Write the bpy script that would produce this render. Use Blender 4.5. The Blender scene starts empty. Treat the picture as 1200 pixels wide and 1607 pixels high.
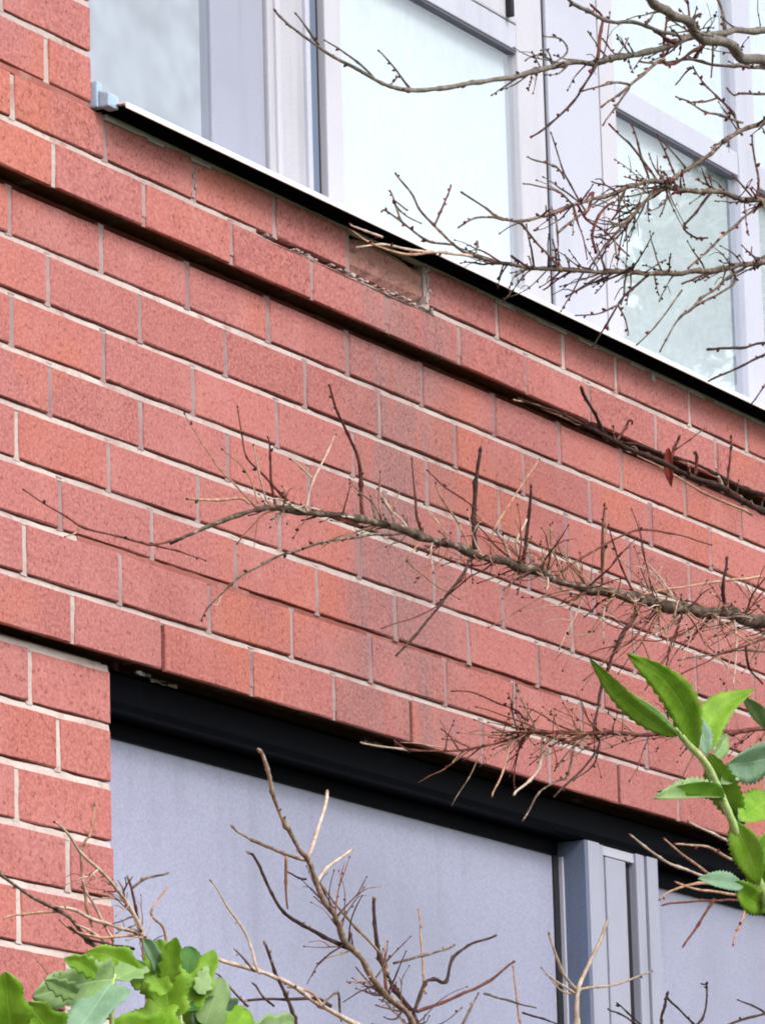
import bpy, bmesh, math, random
from mathutils import Vector, Matrix, noise

# ------------------------------------------------------------------ camera, sky, sun, exposure
scene = bpy.context.scene
C = scene.collection
F, YAW, PITCH, ROLL = 7618.3, 1.06552, 0.225921, -0.0279253      # focal length in 1200 px wide picture
CAM = Vector((-4.5890, -3.36115, -1.85701))                      # wall face is y = 0, metres
GROUND = -3.45
fwd = Vector((math.sin(YAW)*math.cos(PITCH), math.cos(YAW)*math.cos(PITCH), math.sin(PITCH)))
rgt = Vector((math.cos(YAW), -math.sin(YAW), 0.0))
upv = rgt.cross(fwd)
AX = rgt*math.cos(ROLL) + upv*math.sin(ROLL)
AY = upv*math.cos(ROLL) - rgt*math.sin(ROLL)
cd = bpy.data.cameras.new('camera'); cam = bpy.data.objects.new('camera', cd); C.objects.link(cam)
cam.matrix_world = Matrix(((AX.x, AY.x, -fwd.x, CAM.x), (AX.y, AY.y, -fwd.y, CAM.y), (AX.z, AY.z, -fwd.z, CAM.z), (0, 0, 0, 1)))
cd.sensor_fit = 'HORIZONTAL'; cd.sensor_width = 36.0; cd.lens = F/1200*36.0
cd.clip_start = 0.05; cd.clip_end = 3000
scene.camera = cam

SUN_EL, SUN_AZ = math.radians(43), math.radians(198)             # azimuth clockwise from +Y (north)
world = bpy.data.worlds.new('World'); scene.world = world; world.use_nodes = True
wn = world.node_tree; wn.nodes.clear()
wo = wn.nodes.new('ShaderNodeOutputWorld'); bg = wn.nodes.new('ShaderNodeBackground')
sk = wn.nodes.new('ShaderNodeTexSky'); sk.sky_type = 'NISHITA'; sk.sun_disc = False
sk.sun_elevation = SUN_EL; sk.sun_rotation = SUN_AZ; sk.dust_density = 3.0; sk.air_density = 1.0
hs = wn.nodes.new('ShaderNodeHueSaturation'); hs.inputs['Saturation'].default_value = 0.38     # thin bright cloud
wn.links.new(sk.outputs[0], hs.inputs['Color']); wn.links.new(hs.outputs[0], bg.inputs[0]); wn.links.new(bg.outputs[0], wo.inputs[0])
bg.inputs[1].default_value = 0.15
sl = bpy.data.lights.new('sun', 'SUN'); sl.energy = 1.3; sl.angle = math.radians(24); sl.color = (1.0, 0.965, 0.93)
sun = bpy.data.objects.new('sun', sl); C.objects.link(sun)
sdir = Vector((math.sin(SUN_AZ)*math.cos(SUN_EL), math.cos(SUN_AZ)*math.cos(SUN_EL), math.sin(SUN_EL)))
sun.rotation_euler = sdir.to_track_quat('Z', 'Y').to_euler()
vs = scene.view_settings
scene.cycles.filter_width = 1.9
vs.view_transform = 'Standard'; vs.look = 'None'; vs.exposure = 0.86; vs.gamma = 1.0; vs.use_curve_mapping = False

# ------------------------------------------------------------------ helpers
def at(px, py, y):
    """point on the plane parallel to the wall at depth y that the photograph shows at (px, py)"""
    d = AX*((px-600)/F) - AY*((py-803.5)/F) + fwd
    return CAM + d*((y-CAM.y)/d.y)
def in_view(p): d = p-CAM; w = F/d.dot(fwd); return abs(w*d.dot(AX)) < 650 and abs(w*d.dot(AY)) < 850
def pxsize(p): return (p-CAM).length/F                            # metres per photograph pixel at p

def link(o, parent=None):
    C.objects.link(o)
    if parent: o.parent = parent
    return o
def tag(o, label=None, cat=None, group=None, kind=None):
    if label: o['label'] = label
    if cat: o['category'] = cat
    if group: o['group'] = group
    if kind: o['kind'] = kind
    return o
def empty(name, loc=(0, 0, 0)):
    o = bpy.data.objects.new(name, None); o.location = loc; o.empty_display_size = .1
    return link(o)
def mesh_obj(name, V, Fc, mats, parent=None, idx=None, smooth=False):
    me = bpy.data.meshes.new(name); me.from_pydata([tuple(v) for v in V], [], Fc); me.update()
    for m in (mats if isinstance(mats, (list, tuple)) else [mats]): me.materials.append(m)
    if idx: me.polygons.foreach_set('material_index', idx)
    if smooth: me.polygons.foreach_set('use_smooth', [True]*len(me.polygons))
    o = bpy.data.objects.new(name, me); link(o)
    if parent:
        o.parent = parent
        o.matrix_parent_inverse = Matrix.Translation(-root_loc(parent))
    return o
def root_loc(p):
    v = Vector((0, 0, 0))
    while p is not None:
        if p.type == 'EMPTY': v += Vector(p.location)
        p = p.parent
    return v
class MB:
    def __init__(s): s.V = []; s.F = []; s.I = []
    def add(s, V, Fc, i=0):
        n = len(s.V); s.V += [tuple(v) for v in V]; s.F += [tuple(a+n for a in f) for f in Fc]; s.I += [i]*len(Fc)
    def box(s, x0, x1, y0, y1, z0, z1, i=0):
        V = [(x, y, z) for x in (x0, x1) for y in (y0, y1) for z in (z0, z1)]
        s.add(V, [(0, 1, 3, 2), (4, 6, 7, 5), (0, 4, 5, 1), (2, 3, 7, 6), (0, 2, 6, 4), (1, 5, 7, 3)], i)
    def extr(s, prof, x0, x1, i=0):
        """closed (y,z) profile pulled along x"""
        n = len(prof)
        V = [(x0, a, b) for a, b in prof] + [(x1, a, b) for a, b in prof]
        s.add(V, [(k, (k+1) % n, n+(k+1) % n, n+k) for k in range(n)] + [tuple(range(n-1, -1, -1)), tuple(range(n, 2*n))], i)
    def build(s, name, mats, parent=None, smooth=False, bevel=0):
        o = mesh_obj(name, s.V, s.F, mats, parent, s.I, smooth)
        bm = bmesh.new(); bm.from_mesh(o.data); bmesh.ops.recalc_face_normals(bm, faces=bm.faces[:])
        if bevel: bmesh.ops.bevel(bm, geom=bm.edges[:], offset=bevel, segments=2, profile=.6, affect='EDGES')
        bm.to_mesh(o.data); bm.free()
        return o

# ------------------------------------------------------------------ materials
def mat(name, col=(.5, .5, .5), rough=.7, spec=.3, metal=0):
    m = bpy.data.materials.new(name); m.use_nodes = True
    b = m.node_tree.nodes['Principled BSDF']
    b.inputs['Base Color'].default_value = (*col, 1); b.inputs['Roughness'].default_value = rough
    b.inputs['Specular IOR Level'].default_value = spec; b.inputs['Metallic'].default_value = metal
    return m
class NT:
    def __init__(s, m): s.t = m.node_tree; s.n = s.t.nodes; s.b = s.n['Principled BSDF']; s.l = s.t.links
    def new(s, k, **kw):
        n = s.n.new(k)
        for a, v in kw.items(): setattr(n, a, v)
        return n
    def pos(s): return s.new('ShaderNodeNewGeometry').outputs['Position']
    def noise(s, vec, scale, detail=3, rough=.55, sc3=None):
        n = s.new('ShaderNodeTexNoise'); n.inputs['Scale'].default_value = scale; n.inputs['Detail'].default_value = detail; n.inputs['Roughness'].default_value = rough
        if sc3:
            mp = s.new('ShaderNodeMapping'); mp.inputs['Scale'].default_value = sc3; s.l.new(vec, mp.inputs[0]); vec = mp.outputs[0]
        s.l.new(vec, n.inputs['Vector']); return n.outputs['Fac']
    def ramp(s, fac, *stops):
        r = s.new('ShaderNodeValToRGB'); e = r.color_ramp.elements
        while len(e) < len(stops): e.new(.5)
        for el, (p, c) in zip(e, stops): el.position = p; el.color = (*c, 1) if len(c) == 3 else c
        s.l.new(fac, r.inputs[0]); return r.outputs[0]
    def maprange(s, v, a, b, c=0, d=1):
        n = s.new('ShaderNodeMapRange'); n.interpolation_type = 'SMOOTHSTEP'
        for i, x in zip((1, 2, 3, 4), (a, b, c, d)): n.inputs[i].default_value = x
        s.l.new(v, n.inputs[0]); return n.outputs[0]
    def math(s, op, a, b=None):
        n = s.new('ShaderNodeMath', operation=op)
        for i, x in enumerate((a, b)):
            if x is None: continue
            if isinstance(x, (int, float)): n.inputs[i].default_value = x
            else: s.l.new(x, n.inputs[i])
        return n.outputs[0]
    def mix(s, fac, a, b, mode='MIX'):
        n = s.new('ShaderNodeMix', data_type='RGBA', blend_type=mode)
        for i, x in ((0, fac), (6, a), (7, b)):
            if isinstance(x, (int, float)): n.inputs[i].default_value = x
            elif isinstance(x, tuple): n.inputs[i].default_value = (*x, 1)
            else: s.l.new(x, n.inputs[i])
        return n.outputs[2]
    def bump(s, h, strength=.3, dist=.002):
        n = s.new('ShaderNodeBump'); n.inputs['Strength'].default_value = strength; n.inputs['Distance'].default_value = dist
        s.l.new(h, n.inputs['Height']); s.l.new(n.outputs[0], s.b.inputs['Normal'])
    def col(s, c): s.l.new(c, s.b.inputs['Base Color'])

def brick_material(name, tan=False):
    m = mat(name, rough=.88, spec=.2); t = NT(m); P = t.pos()
    rnd = t.new('ShaderNodeObjectInfo').outputs['Random']
    if tan: base = t.ramp(rnd, (0, (.29, .165, .125)), (1, (.31, .175, .13)))
    else: base = t.ramp(rnd, (0, (.300, .100, .098)), (.25, (.355, .121, .117)), (.5, (.335, .121, .122)), (.75, (.395, .136, .126)), (1, (.355, .108, .093)))
    big = t.noise(P, 3.2, 3)
    base = t.mix(t.math('MULTIPLY', t.maprange(big, .52, .68), .6), base, (.44, .130, .078), 'MIX') if not tan else base
    sx = t.new('ShaderNodeSeparateXYZ'); t.l.new(P, sx.inputs[0]); X, Z = sx.outputs[0], sx.outputs[2]
    # run-off stain below the broken sill: greyish streak with its own ragged edge
    wob = t.noise(P, 9, 3, sc3=(1, 1, .25)); xx = t.math('ADD', X, t.math('MULTIPLY', t.math('SUBTRACT', wob, .5), .42))
    band = t.math('MULTIPLY', t.maprange(xx, 1.33, 1.48), t.maprange(xx, 1.80, 1.60))
    band = t.math('MULTIPLY', band, t.maprange(t.noise(P, 16, 3, sc3=(1, 1, .15)), .30, .55))
    band = t.math('MULTIPLY', band, t.maprange(Z, .16, .05))
    base = t.mix(t.math('MULTIPLY', band, .88), base, (.225, .13, .135))
    # pale bloom
    base = t.mix(t.math('MULTIPLY', t.maprange(t.noise(P, 9, 5), .48, .72), .45), base, (.45, .20, .19))
    # sand grain, pits
    sp = t.noise(P, 210, 3, .75)
    base = t.mix(t.math('MULTIPLY', t.maprange(sp, .42, .62), .6), base, (.54, .23, .20))
    dk = t.noise(P, 130, 3, .7)
    base = t.mix(t.math('MULTIPLY', t.maprange(dk, .55, .67), .66), base, (.16, .045, .035))
    t.col(base)
    h = t.math('ADD', t.math('MULTIPLY', sp, .5), t.math('MULTIPLY', t.noise(P, 60, 4), 1.0))
    t.bump(h, .55, .0025)
    return m
M = {}
M['brick'] = brick_material('red_brick'); M['brick_tan'] = brick_material('spalled_brick', True)
def mortar_material(name, c1, c2, c3, k):
    m = mat(name, rough=.95, spec=.1); t = NT(m); P = t.pos()
    base = t.ramp(t.noise(P, 6, 4), (.35, c1), (.65, c2))
    base = t.mix(t.math('MULTIPLY', t.maprange(t.noise(P, 28, 4), .52, .72), k), base, c3)
    base = t.mix(t.math('MULTIPLY', t.maprange(t.noise(P, 260, 2), .5, .75), .35), base, (.25, .2, .18))
    t.col(base); t.bump(t.noise(P, 150, 4, .7), .8, .003)
    return m
M['mortar'] = mortar_material('pale_mortar', (.40, .32, .305), (.52, .445, .415), (.35, .185, .17), .85)
M['mortar_perp'] = mortar_material('grey_mortar', (.39, .29, .285), (.275, .175, .18), (.34, .15, .14), .7)
M['mortar_white'] = mortar_material('fresh_mortar', (.47, .39, .365), (.56, .48, .45), (.40, .25, .23), .65)
M['mortar_red'] = mortar_material('red_stained_mortar', (.36, .14, .12), (.30, .10, .085), (.45, .26, .22), .6)
M['mortar_core'] = mortar_material('joint_core', (.16, .085, .07), (.12, .06, .05), (.1, .05, .04), .5)

def painted(name, c, rough=.45, amt=.12, grain=900, spec=.4, streak=0):
    m = mat(name, c, rough, spec); t = NT(m); P = t.pos()
    g = t.noise(P, grain, 2, .8); w = t.noise(P, 5, 4)
    d = tuple(x*(1-amt*2.2) for x in c); l = tuple(min(1, x*(1+amt)) for x in c)
    base = t.mix(t.maprange(g, .3, .7), d, l)
    base = t.mix(t.math('MULTIPLY', t.maprange(w, .45, .7), .35), base, tuple(x*.78 for x in c))
    if streak:
        base = t.mix(t.math('MULTIPLY', t.maprange(t.noise(P, 22, 4, sc3=(1, 1, .08)), .5, .75), streak), base, tuple(x*.5 for x in c))
    t.col(base); t.bump(t.noise(P, 500, 2), .12, .001)
    return m
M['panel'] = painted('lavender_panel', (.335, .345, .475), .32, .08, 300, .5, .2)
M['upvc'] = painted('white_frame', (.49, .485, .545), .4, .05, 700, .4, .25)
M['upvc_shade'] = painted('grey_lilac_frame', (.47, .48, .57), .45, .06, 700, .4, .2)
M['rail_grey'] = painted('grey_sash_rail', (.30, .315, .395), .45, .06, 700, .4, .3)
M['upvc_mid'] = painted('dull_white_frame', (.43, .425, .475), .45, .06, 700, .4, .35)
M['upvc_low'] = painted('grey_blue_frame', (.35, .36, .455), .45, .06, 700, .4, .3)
M['frame_blue'] = painted('blue_grey_frame', (.13, .165, .25), .45, .1, 500, .4, .3)  # dark tone also paints the shaded side of the lower mullion
M['sill_white'] = painted('white_sill_edge', (.78, .78, .80), .4, .04, 300, .4)
M['black'] = painted('black_fascia', (.0022, .0026, .005), .45, .2, 120, .03, .3)
M['sill_black'] = mat('black_sill_underside', (.003, .0035, .006), .9, 0)
M['gasket_grey'] = mat('grey_gasket', (.10, .10, .13), .6)
M['groove'] = mat('black_gasket', (.015, .015, .02), .7)
M['endcap'] = painted('blue_end_cap', (.36, .48, .62), .45, .1, 300)
M['reflection_backing'] = painted('pale_reflection_backing', (.85, .92, .97), .9, .03, 60, .1)  # added sheet behind the glass, its pale colour paints the sky's brightness
M['reflection_backing_grey'] = painted('cloudy_reflection_backing', (.44, .465, .53), .9, .10, 9, .1)  # cloudy tone paints the clouds reflected in the left pane
M['sealant'] = mortar_material('old_sealant', (.42, .38, .38), (.50, .46, .44), (.34, .36, .44), .7)
M['flake'] = painted('peeling_paint', (.45, .43, .44), .8, .2, 300)
def glass_material(name, refl):
    m = bpy.data.materials.new(name); m.use_nodes = True; n = m.node_tree.nodes; l = m.node_tree.links; n.clear()
    o = n.new('ShaderNodeOutputMaterial'); mx = n.new('ShaderNodeMixShader'); g = n.new('ShaderNodeBsdfGlossy'); tr = n.new('ShaderNodeBsdfTransparent')
    fa = n.new('ShaderNodeLayerWeight'); fa.inputs[0].default_value = .5
    pw = n.new('ShaderNodeMath'); pw.operation = 'POWER'; pw.inputs[1].default_value = 4.0; l.new(fa.outputs['Facing'], pw.inputs[0])
    lw = n.new('ShaderNodeMapRange'); lw.inputs[3].default_value = refl; lw.inputs[4].default_value = .9; l.new(pw.outputs[0], lw.inputs[0])
    g.inputs['Roughness'].default_value = .012; tr.inputs[0].default_value = (.95, .98, .985, 1)
    ns = n.new('ShaderNodeTexNoise'); ns.inputs['Scale'].default_value = 2.2; bp = n.new('ShaderNodeBump'); bp.inputs['Strength'].default_value = .02; bp.inputs['Distance'].default_value = .02
    gm = n.new('ShaderNodeNewGeometry'); l.new(gm.outputs['Position'], ns.inputs['Vector']); l.new(ns.outputs[0], bp.inputs['Height']); l.new(bp.outputs[0], g.inputs['Normal'])
    l.new(lw.outputs[0], mx.inputs[0]); l.new(tr.outputs[0], mx.inputs[1]); l.new(g.outputs[0], mx.inputs[2]); l.new(mx.outputs[0], o.inputs[0])
    return m
cl = bpy.data.materials.new('clear_glass_back'); cl.use_nodes = True; cl.node_tree.nodes.clear()
_o = cl.node_tree.nodes.new('ShaderNodeOutputMaterial'); _t = cl.node_tree.nodes.new('ShaderNodeBsdfTransparent'); cl.node_tree.links.new(_t.outputs[0], _o.inputs[0]); M['clear'] = cl
M['glass'] = glass_material('coated_glass', .36)
M['glass_dull'] = glass_material('plain_glass', .22)

def bark(name, c1, c2, c3, scale=90):
    m = mat(name, c1, .85, .2); t = NT(m); P = t.pos()
    base = t.ramp(t.noise(P, scale, 4, .65), (.36, c1), (.55, c2), (.72, c3))
    t.col(base); t.bump(t.noise(P, scale*3, 4, .7), .6, .002); return m
M['bark'] = bark('grey_bark', (.06, .04, .03), (.15, .11, .085), (.40, .34, .27))
M['bark_limb'] = bark('lichened_bark', (.035, .024, .018), (.10, .07, .052), (.36, .30, .235), 60)
M['bark_dark'] = bark('dark_bark', (.028, .016, .014), (.055, .03, .025), (.12, .075, .06))
M['bark_red'] = bark('red_brown_bark', (.075, .022, .02), (.14, .048, .036), (.22, .10, .07))
M['bark_tan'] = bark('tan_bark', (.26, .14, .09), (.42, .26, .17), (.56, .40, .28))
M['bark_mid'] = bark('grey_tan_bark', (.15, .095, .07), (.29, .215, .165), (.46, .38, .30))
M['bark_rust'] = bark('rust_bark', (.16, .06, .035), (.28, .12, .07), (.42, .23, .14))
M['bark_pale'] = bark('pale_bark', (.36, .26, .20), (.52, .42, .34), (.66, .56, .46))
M['bark_olive'] = bark('olive_grey_bark', (.10, .085, .075), (.17, .15, .125), (.27, .25, .21), 120)
M['bud'] = bark('red_bud', (.10, .015, .02), (.20, .035, .05), (.30, .09, .10), 200)
M['bud_dark'] = bark('dark_bud', (.03, .015, .015), (.06, .028, .025), (.10, .05, .045), 200)
M['red_leaf'] = bark('dry_red_leaf', (.16, .025, .018), (.26, .05, .035), (.34, .09, .05), 80)
def leafmat(name, c, c2, tr):
    m = mat(name, c, .5, .3); t = NT(m)
    uv = t.new('ShaderNodeUVMap').outputs[0]; sx = t.new('ShaderNodeSeparateXYZ'); t.l.new(uv, sx.inputs[0])
    av = t.math('ABSOLUTE', t.math('SUBTRACT', sx.outputs[1], .5))
    ph = t.math('ADD', t.math('MULTIPLY', sx.outputs[0], 9.0), t.math('MULTIPLY', av, -7.0))
    vein = t.maprange(t.math('ABSOLUTE', t.math('SUBTRACT', t.math('FRACT', ph), .5)), .10, .0)
    mid = t.maprange(av, .035, .005)
    v = t.math('MAXIMUM', t.math('MULTIPLY', vein, .55), mid)
    P = t.pos()
    base = t.mix(t.maprange(t.noise(P, 38, 4), .35, .68), c, c2)
    base = t.mix(t.math('MULTIPLY', v, .30), base, tuple(min(1, x*1.4+.04) for x in c2))
    t.col(base); t.bump(t.math('ADD', t.math('MULTIPLY', v, -.5), t.noise(P, 120, 3)), .5, .0018)
    n, l = t.n, t.l
    ts = n.new('ShaderNodeBsdfTranslucent'); l.new(base, ts.inputs[0])
    mx = n.new('ShaderNodeMixShader'); mx.inputs[0].default_value = tr
    l.new(t.b.outputs[0], mx.inputs[1]); l.new(ts.outputs[0], mx.inputs[2])
    l.new(mx.outputs[0], n['Material Output'].inputs[0]); return m
M['leaf'] = leafmat('green_leaf', (.22, .44, .026), (.33, .56, .06), .5)
M['leaf_dark'] = leafmat('dark_green_leaf', (.035, .12, .015), (.06, .17, .025), .2)
M['leaf_under'] = leafmat('leaf_underside', (.20, .34, .22), (.27, .42, .28), .3)
M['leaf_pale'] = leafmat('pale_leaf', (.22, .36, .12), (.32, .46, .20), .3)
M['stem'] = bark('green_stem', (.32, .45, .13), (.42, .54, .22), (.52, .62, .32))

# ------------------------------------------------------------------ ground
gm = mat('soil_and_grass', (.05, .07, .03), .95, .1); t = NT(gm); P = t.pos()
t.col(t.ramp(t.noise(P, 1.5, 6), (.35, (.03, .045, .015)), (.5, (.06, .085, .03)), (.7, (.09, .075, .05)))); t.bump(t.noise(P, 20, 5), 1, .05)
g = mesh_obj('ground', [(-600, -600, GROUND), (600, -600, GROUND), (600, 600, GROUND), (-600, 600, GROUND)], [(0, 1, 2, 3)], gm); tag(g, kind='structure')

# ------------------------------------------------------------------ building
bld = empty('brick_building', (.7, .15, GROUND))
tag(bld, 'red brick building with pale mortar joints and two strips of grey framed windows', 'building')
rng = random.Random(7)
BX0, BX1 = -2.0, 4.5
# --- solid core behind the brick skin, open at the windows
mb = MB()
mb.box(BX0, .76, .075, .35, GROUND, -.60); mb.box(BX0, .66, .075, .35, -.60, 1.7); mb.box(.66, BX1, .075, .35, -.59, .128)
mb.box(4.06, BX1, .075, .35, GROUND, -.59); mb.box(.76, 4.06, .075, .35, GROUND, -2.3); mb.box(.66, 4.06, .075, .35, 1.30, 1.7); mb.box(4.06, BX1, .075, .35, .128, 1.7)
mb.box(BX0, BX1, .35, 5.0, 1.55, 1.7); mb.box(BX0, BX1, 4.9, 5.0, GROUND, 1.55); mb.box(BX0, BX0+.1, .35, 4.9, GROUND, 1.55); mb.box(BX1-.1, BX1, .35, 4.9, GROUND, 1.55)
wall = mb.build('wall', M['mortar_core'], bld)

# --- brick shapes: worn rectangular blocks, 1 unit long, shared between alike bricks
BH = .0655
def brick_mesh(seed, shade_hollow=False):
    r = random.Random(seed); V = []; Fc = []
    c = .0022/.215; cz = .0016
    nx = 4
    def j(a): return r.uniform(-a, a)
    # rows: back ring, front-edge ring, face ring ; each ring is outline with nx points per long side
    def ring(y, ins, jit):
        out = []
        x0, x1, z0, z1 = -.5+ins[0], .5-ins[0], -.5+ins[1], .5-ins[1]
        for k in range(nx+1): out.append((x0+(x1-x0)*k/nx + (j(jit*.35) if 0 < k < nx else j(jit*.12)), y + j(jit*.006), z0 + j(jit*.55)))
        for k in range(nx+1): out.append((x1-(x1-x0)*k/nx + (j(jit*.35) if 0 < k < nx else j(jit*.12)), y + j(jit*.006), z1 + j(jit*.55)))
        return out
    A = ring(.070, (0, 0), 0)
    if shade_hollow: A = [(x, y, zz if zz > 0 else -.5+.016/BH) for x, y, zz in A]
    B = ring(.0016, (0, 0), .022); D = ring(.0, (c*.55, cz/BH*.8), .022)
    if shade_hollow:                                                     # underside hollowed behind a narrow front lip, shaped so it turns dark
        A2 = [(x, .0075, zz if zz > 0 else -.5+.016/BH) for x, y, zz in A]; B2 = [(x, .0065, zz) for x, y, zz in ring(.0065, (0, 0), 0)]
        n = len(A); R4 = [A, A2, B2, B, D]; V = sum(R4, [])
        for i in range(4):
            for k in range(n): k2 = (k+1) % n; Fc.append((i*n+k, i*n+k2, (i+1)*n+k2, (i+1)*n+k))
        for k in range(nx): Fc.append((4*n+k, 4*n+k+1, 4*n+(2*nx-k), 4*n+(2*nx+1-k)))
        Fc.append(tuple(range(n-1, -1, -1)))
        me = bpy.data.meshes.new('brick'); me.from_pydata(V, [], Fc); me.update(); me.materials.append(M['brick'])
        bm = bmesh.new(); bm.from_mesh(me); bmesh.ops.recalc_face_normals(bm, faces=bm.faces[:]); bm.to_mesh(me); bm.free()
        return me
    n = len(A); V = A+B+D
    for k in range(n):
        k2 = (k+1) % n
        Fc.append((k, k2, n+k2, n+k)); Fc.append((n+k, n+k2, 2*n+k2, 2*n+k))
    m_ = nx
    for k in range(nx): Fc.append((2*n+k, 2*n+k+1, 2*n+(2*nx-k), 2*n+(2*nx+1-k)))
    Fc.append(tuple(range(n-1, -1, -1)))
    me = bpy.data.meshes.new('brick'); me.from_pydata(V, [], Fc); me.update(); me.materials.append(M['brick'])
    bm = bmesh.new(); bm.from_mesh(me); bmesh.ops.recalc_face_normals(bm, faces=bm.faces[:]); bm.to_mesh(me); bm.free()
    return me
BM = [brick_mesh(s) for s in range(14)]; BMT = [brick_mesh(s, True) for s in range(30, 38)]
INV = Matrix.Translation(-Vector(bld.location))
def put_brick(x0, x1, z0, z1, y, me=None, tilt=0, yaw=0):
    me = me or rng.choice(BM)
    o = bpy.data.objects.new('brick', me); C.objects.link(o); o.parent = wall; o.matrix_parent_inverse = Matrix.Identity(4)
    fl = 1
    o.location = ((x0+x1)/2 + rng.uniform(-.0006, .0006), y + rng.uniform(-.0009, .0007), (z0+z1)/2 + rng.uniform(-.0006, .0006))
    o.scale = (x1-x0, 1, z1-z0)
    o.rotation_euler = (rng.uniform(-.006, .006) + tilt, rng.uniform(-.003, .003), rng.uniform(-.003, .003) + yaw)
    return o
far = MB()
MO = {k: MB() for k in ('mortar', 'mortar_perp', 'mortar_white', 'mortar_red')}
def bed(x0, x1, zc, y, key, h=.0105, rec=.0100, lip=.0012, rough=1.0, top=.24):
    """weather-struck bed joint: set back under the brick above, flush on the brick below, ragged edges"""
    n = max(2, int((x1-x0)/.028)); V = []; Fc = []
    for k in range(n+1):
        x = x0+(x1-x0)*k/n
        a = noise.noise(Vector((x*23, zc*71, 1.3)))*rough; b = noise.noise(Vector((x*31, zc*53, 7.7)))*rough
        zt = zc+h*(top+.16*b); V += [(x, y+.06, zc+h/2+.002), (x, y+rec+.004, zc+h/2+.002), (x, y+rec+.004, zt+.0006), (x, y+rec*.35+.0012*a, zt), (x, y+lip+.0010*b, zc-h/2-.0008+.0010*a), (x, y+.003, zc-h/2-.003), (x, y+.06, zc-h/2-.003)]
    for k in range(n):
        for q in range(7): Fc.append((7*k+q, 7*k+(q+1) % 7, 7*k+7+(q+1) % 7, 7*k+7+q))
    Fc += [tuple(range(7)), tuple(7*n+q for q in range(6, -1, -1))]
    MO[key].add(V, Fc)
def perp(x, z0, z1, y, key, w=.0122, rec=.0020):
    V = []; n = 3; Fc = []
    for k in range(n+1):
        z = z0+(z1-z0)*k/n; a = rng.uniform(-.001, .001); b = rng.uniform(-.0012, .0012)
        V += [(x-w/2-.002, y+.06, z), (x-w/2-.0012+a, y+rec+b, z), (x+w/2+.0012+a, y+rec+b*.6, z), (x+w/2+.002, y+.06, z)]
    for k in range(n):
        for q in range(4): Fc.append((4*k+q, 4*k+(q+1) % 4, 4*k+4+(q+1) % 4, 4*k+4+q))
    Fc += [(0, 1, 2, 3), tuple(4*n+q for q in (3, 2, 1, 0))]
    MO[key].add(V, Fc)

VIS_X0, VIS_X1, VIS_Z0, VIS_Z1 = .05, 3.15, -1.42, .55
def course(z0, z1, y, joints, xa, xb, perpkey, weep=(), special=None, meshes=None):
    """bricks between z0 and z1 with upright joints at the given x, from xa to xb (ends are brick ends)"""
    J = [j for j in joints if xa+.03 < j < xb-.03]
    E = [xa] + J + [xb]
    for k in range(len(E)-1):
        a = E[k] + (.0058 if k else 0); b = E[k+1] - (.0058 if k+1 < len(E)-1 else 0)
        if b > VIS_X0 and a < VIS_X1 and z1 > VIS_Z0 and z0 < VIS_Z1:
            if special and special(a, b): continue
            put_brick(a, b, z0, z1, y, rng.choice(meshes) if meshes else None)
        else:
            far.box(a, b, y, y+.07, z0, z1)
    for j in J:
        if any(abs(j-w) < .02 for w in weep): continue
        kk = perpkey(j) if callable(perpkey) else perpkey
        perp(j, z0-.004 if not meshes else z0+.014, z1+.004, y, kk)
        if meshes: MO[kk].box(j-.0060, j+.0060, y+.003, y+.0065, z0+.0003, z0+.0142)
def run(off, jit=.003, pts=()):
    """upright joints every 225 mm through off, nudged; measured positions replace them"""
    out = []
    k = math.ceil((BX0-off)/.225)
    while off+k*.225 < BX1:
        x = off+k*.225 + rng.uniform(-jit, jit)
        for p in pts:
            if abs(p-x) < .08: x = p
        out.append(x); k += 1
    return out
def pk(lim): return lambda x: ('mortar' if x < lim-.15 else 'mortar_perp')
# main band, wall face y = 0, eight courses
OFF = [.4984, .5958, .5085, .6013, .5155, .6175, .5393, .6528]
MEAS = {1: [.507, .729, .95, 1.17, 1.397, 1.621, 2.073, 2.291], 2: [.596, .825, 1.05, 1.271, 1.488, 1.722, 1.944, 2.172, 2.394], 3: [.51, .731, .96, 1.187, 1.405],
        6: [.619, .845, 1.065, 1.291], 7: [.533, .764, .991, 1.216, 1.441, 1.667], 8: [.646, .868, 1.102, 1.331, 1.557, 2.238]}
for k in range(1, 9):
    course(-k*.075+.005, -(k-1)*.075-(.005 if k > 1 else .0085), 0, run(OFF[k-1], .004, MEAS.get(k, ())), BX0, BX1, pk({1: .4, 2: .6, 3: .55, 4: .7, 5: .8, 6: .7, 7: .9, 8: 1.0}[k]),
           weep=(.868, 1.557, 2.238, 2.92) if k == 8 else (), meshes=BMT if k == 8 else None)
    if k < 8:
        if k == 6:
            bed(BX0, .66, -k*.075, 0, 'mortar'); bed(.66, 1.10, -k*.075, 0, 'mortar_red', rec=.003); bed(1.10, 2.05, -k*.075, 0, 'mortar_red', rec=.012, lip=.006); bed(2.05, BX1, -k*.075, 0, 'mortar')
        else: bed(BX0, BX1, -k*.075, 0, 'mortar', rec=(.010, .010, .013, .010, .010, .010, .010, .013)[k])
bed(BX0, BX1, .001, 0, 'mortar_red', rec=.034, lip=.034, h=.012)  # joint shaped extra deep to darken the line under the upper band
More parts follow.
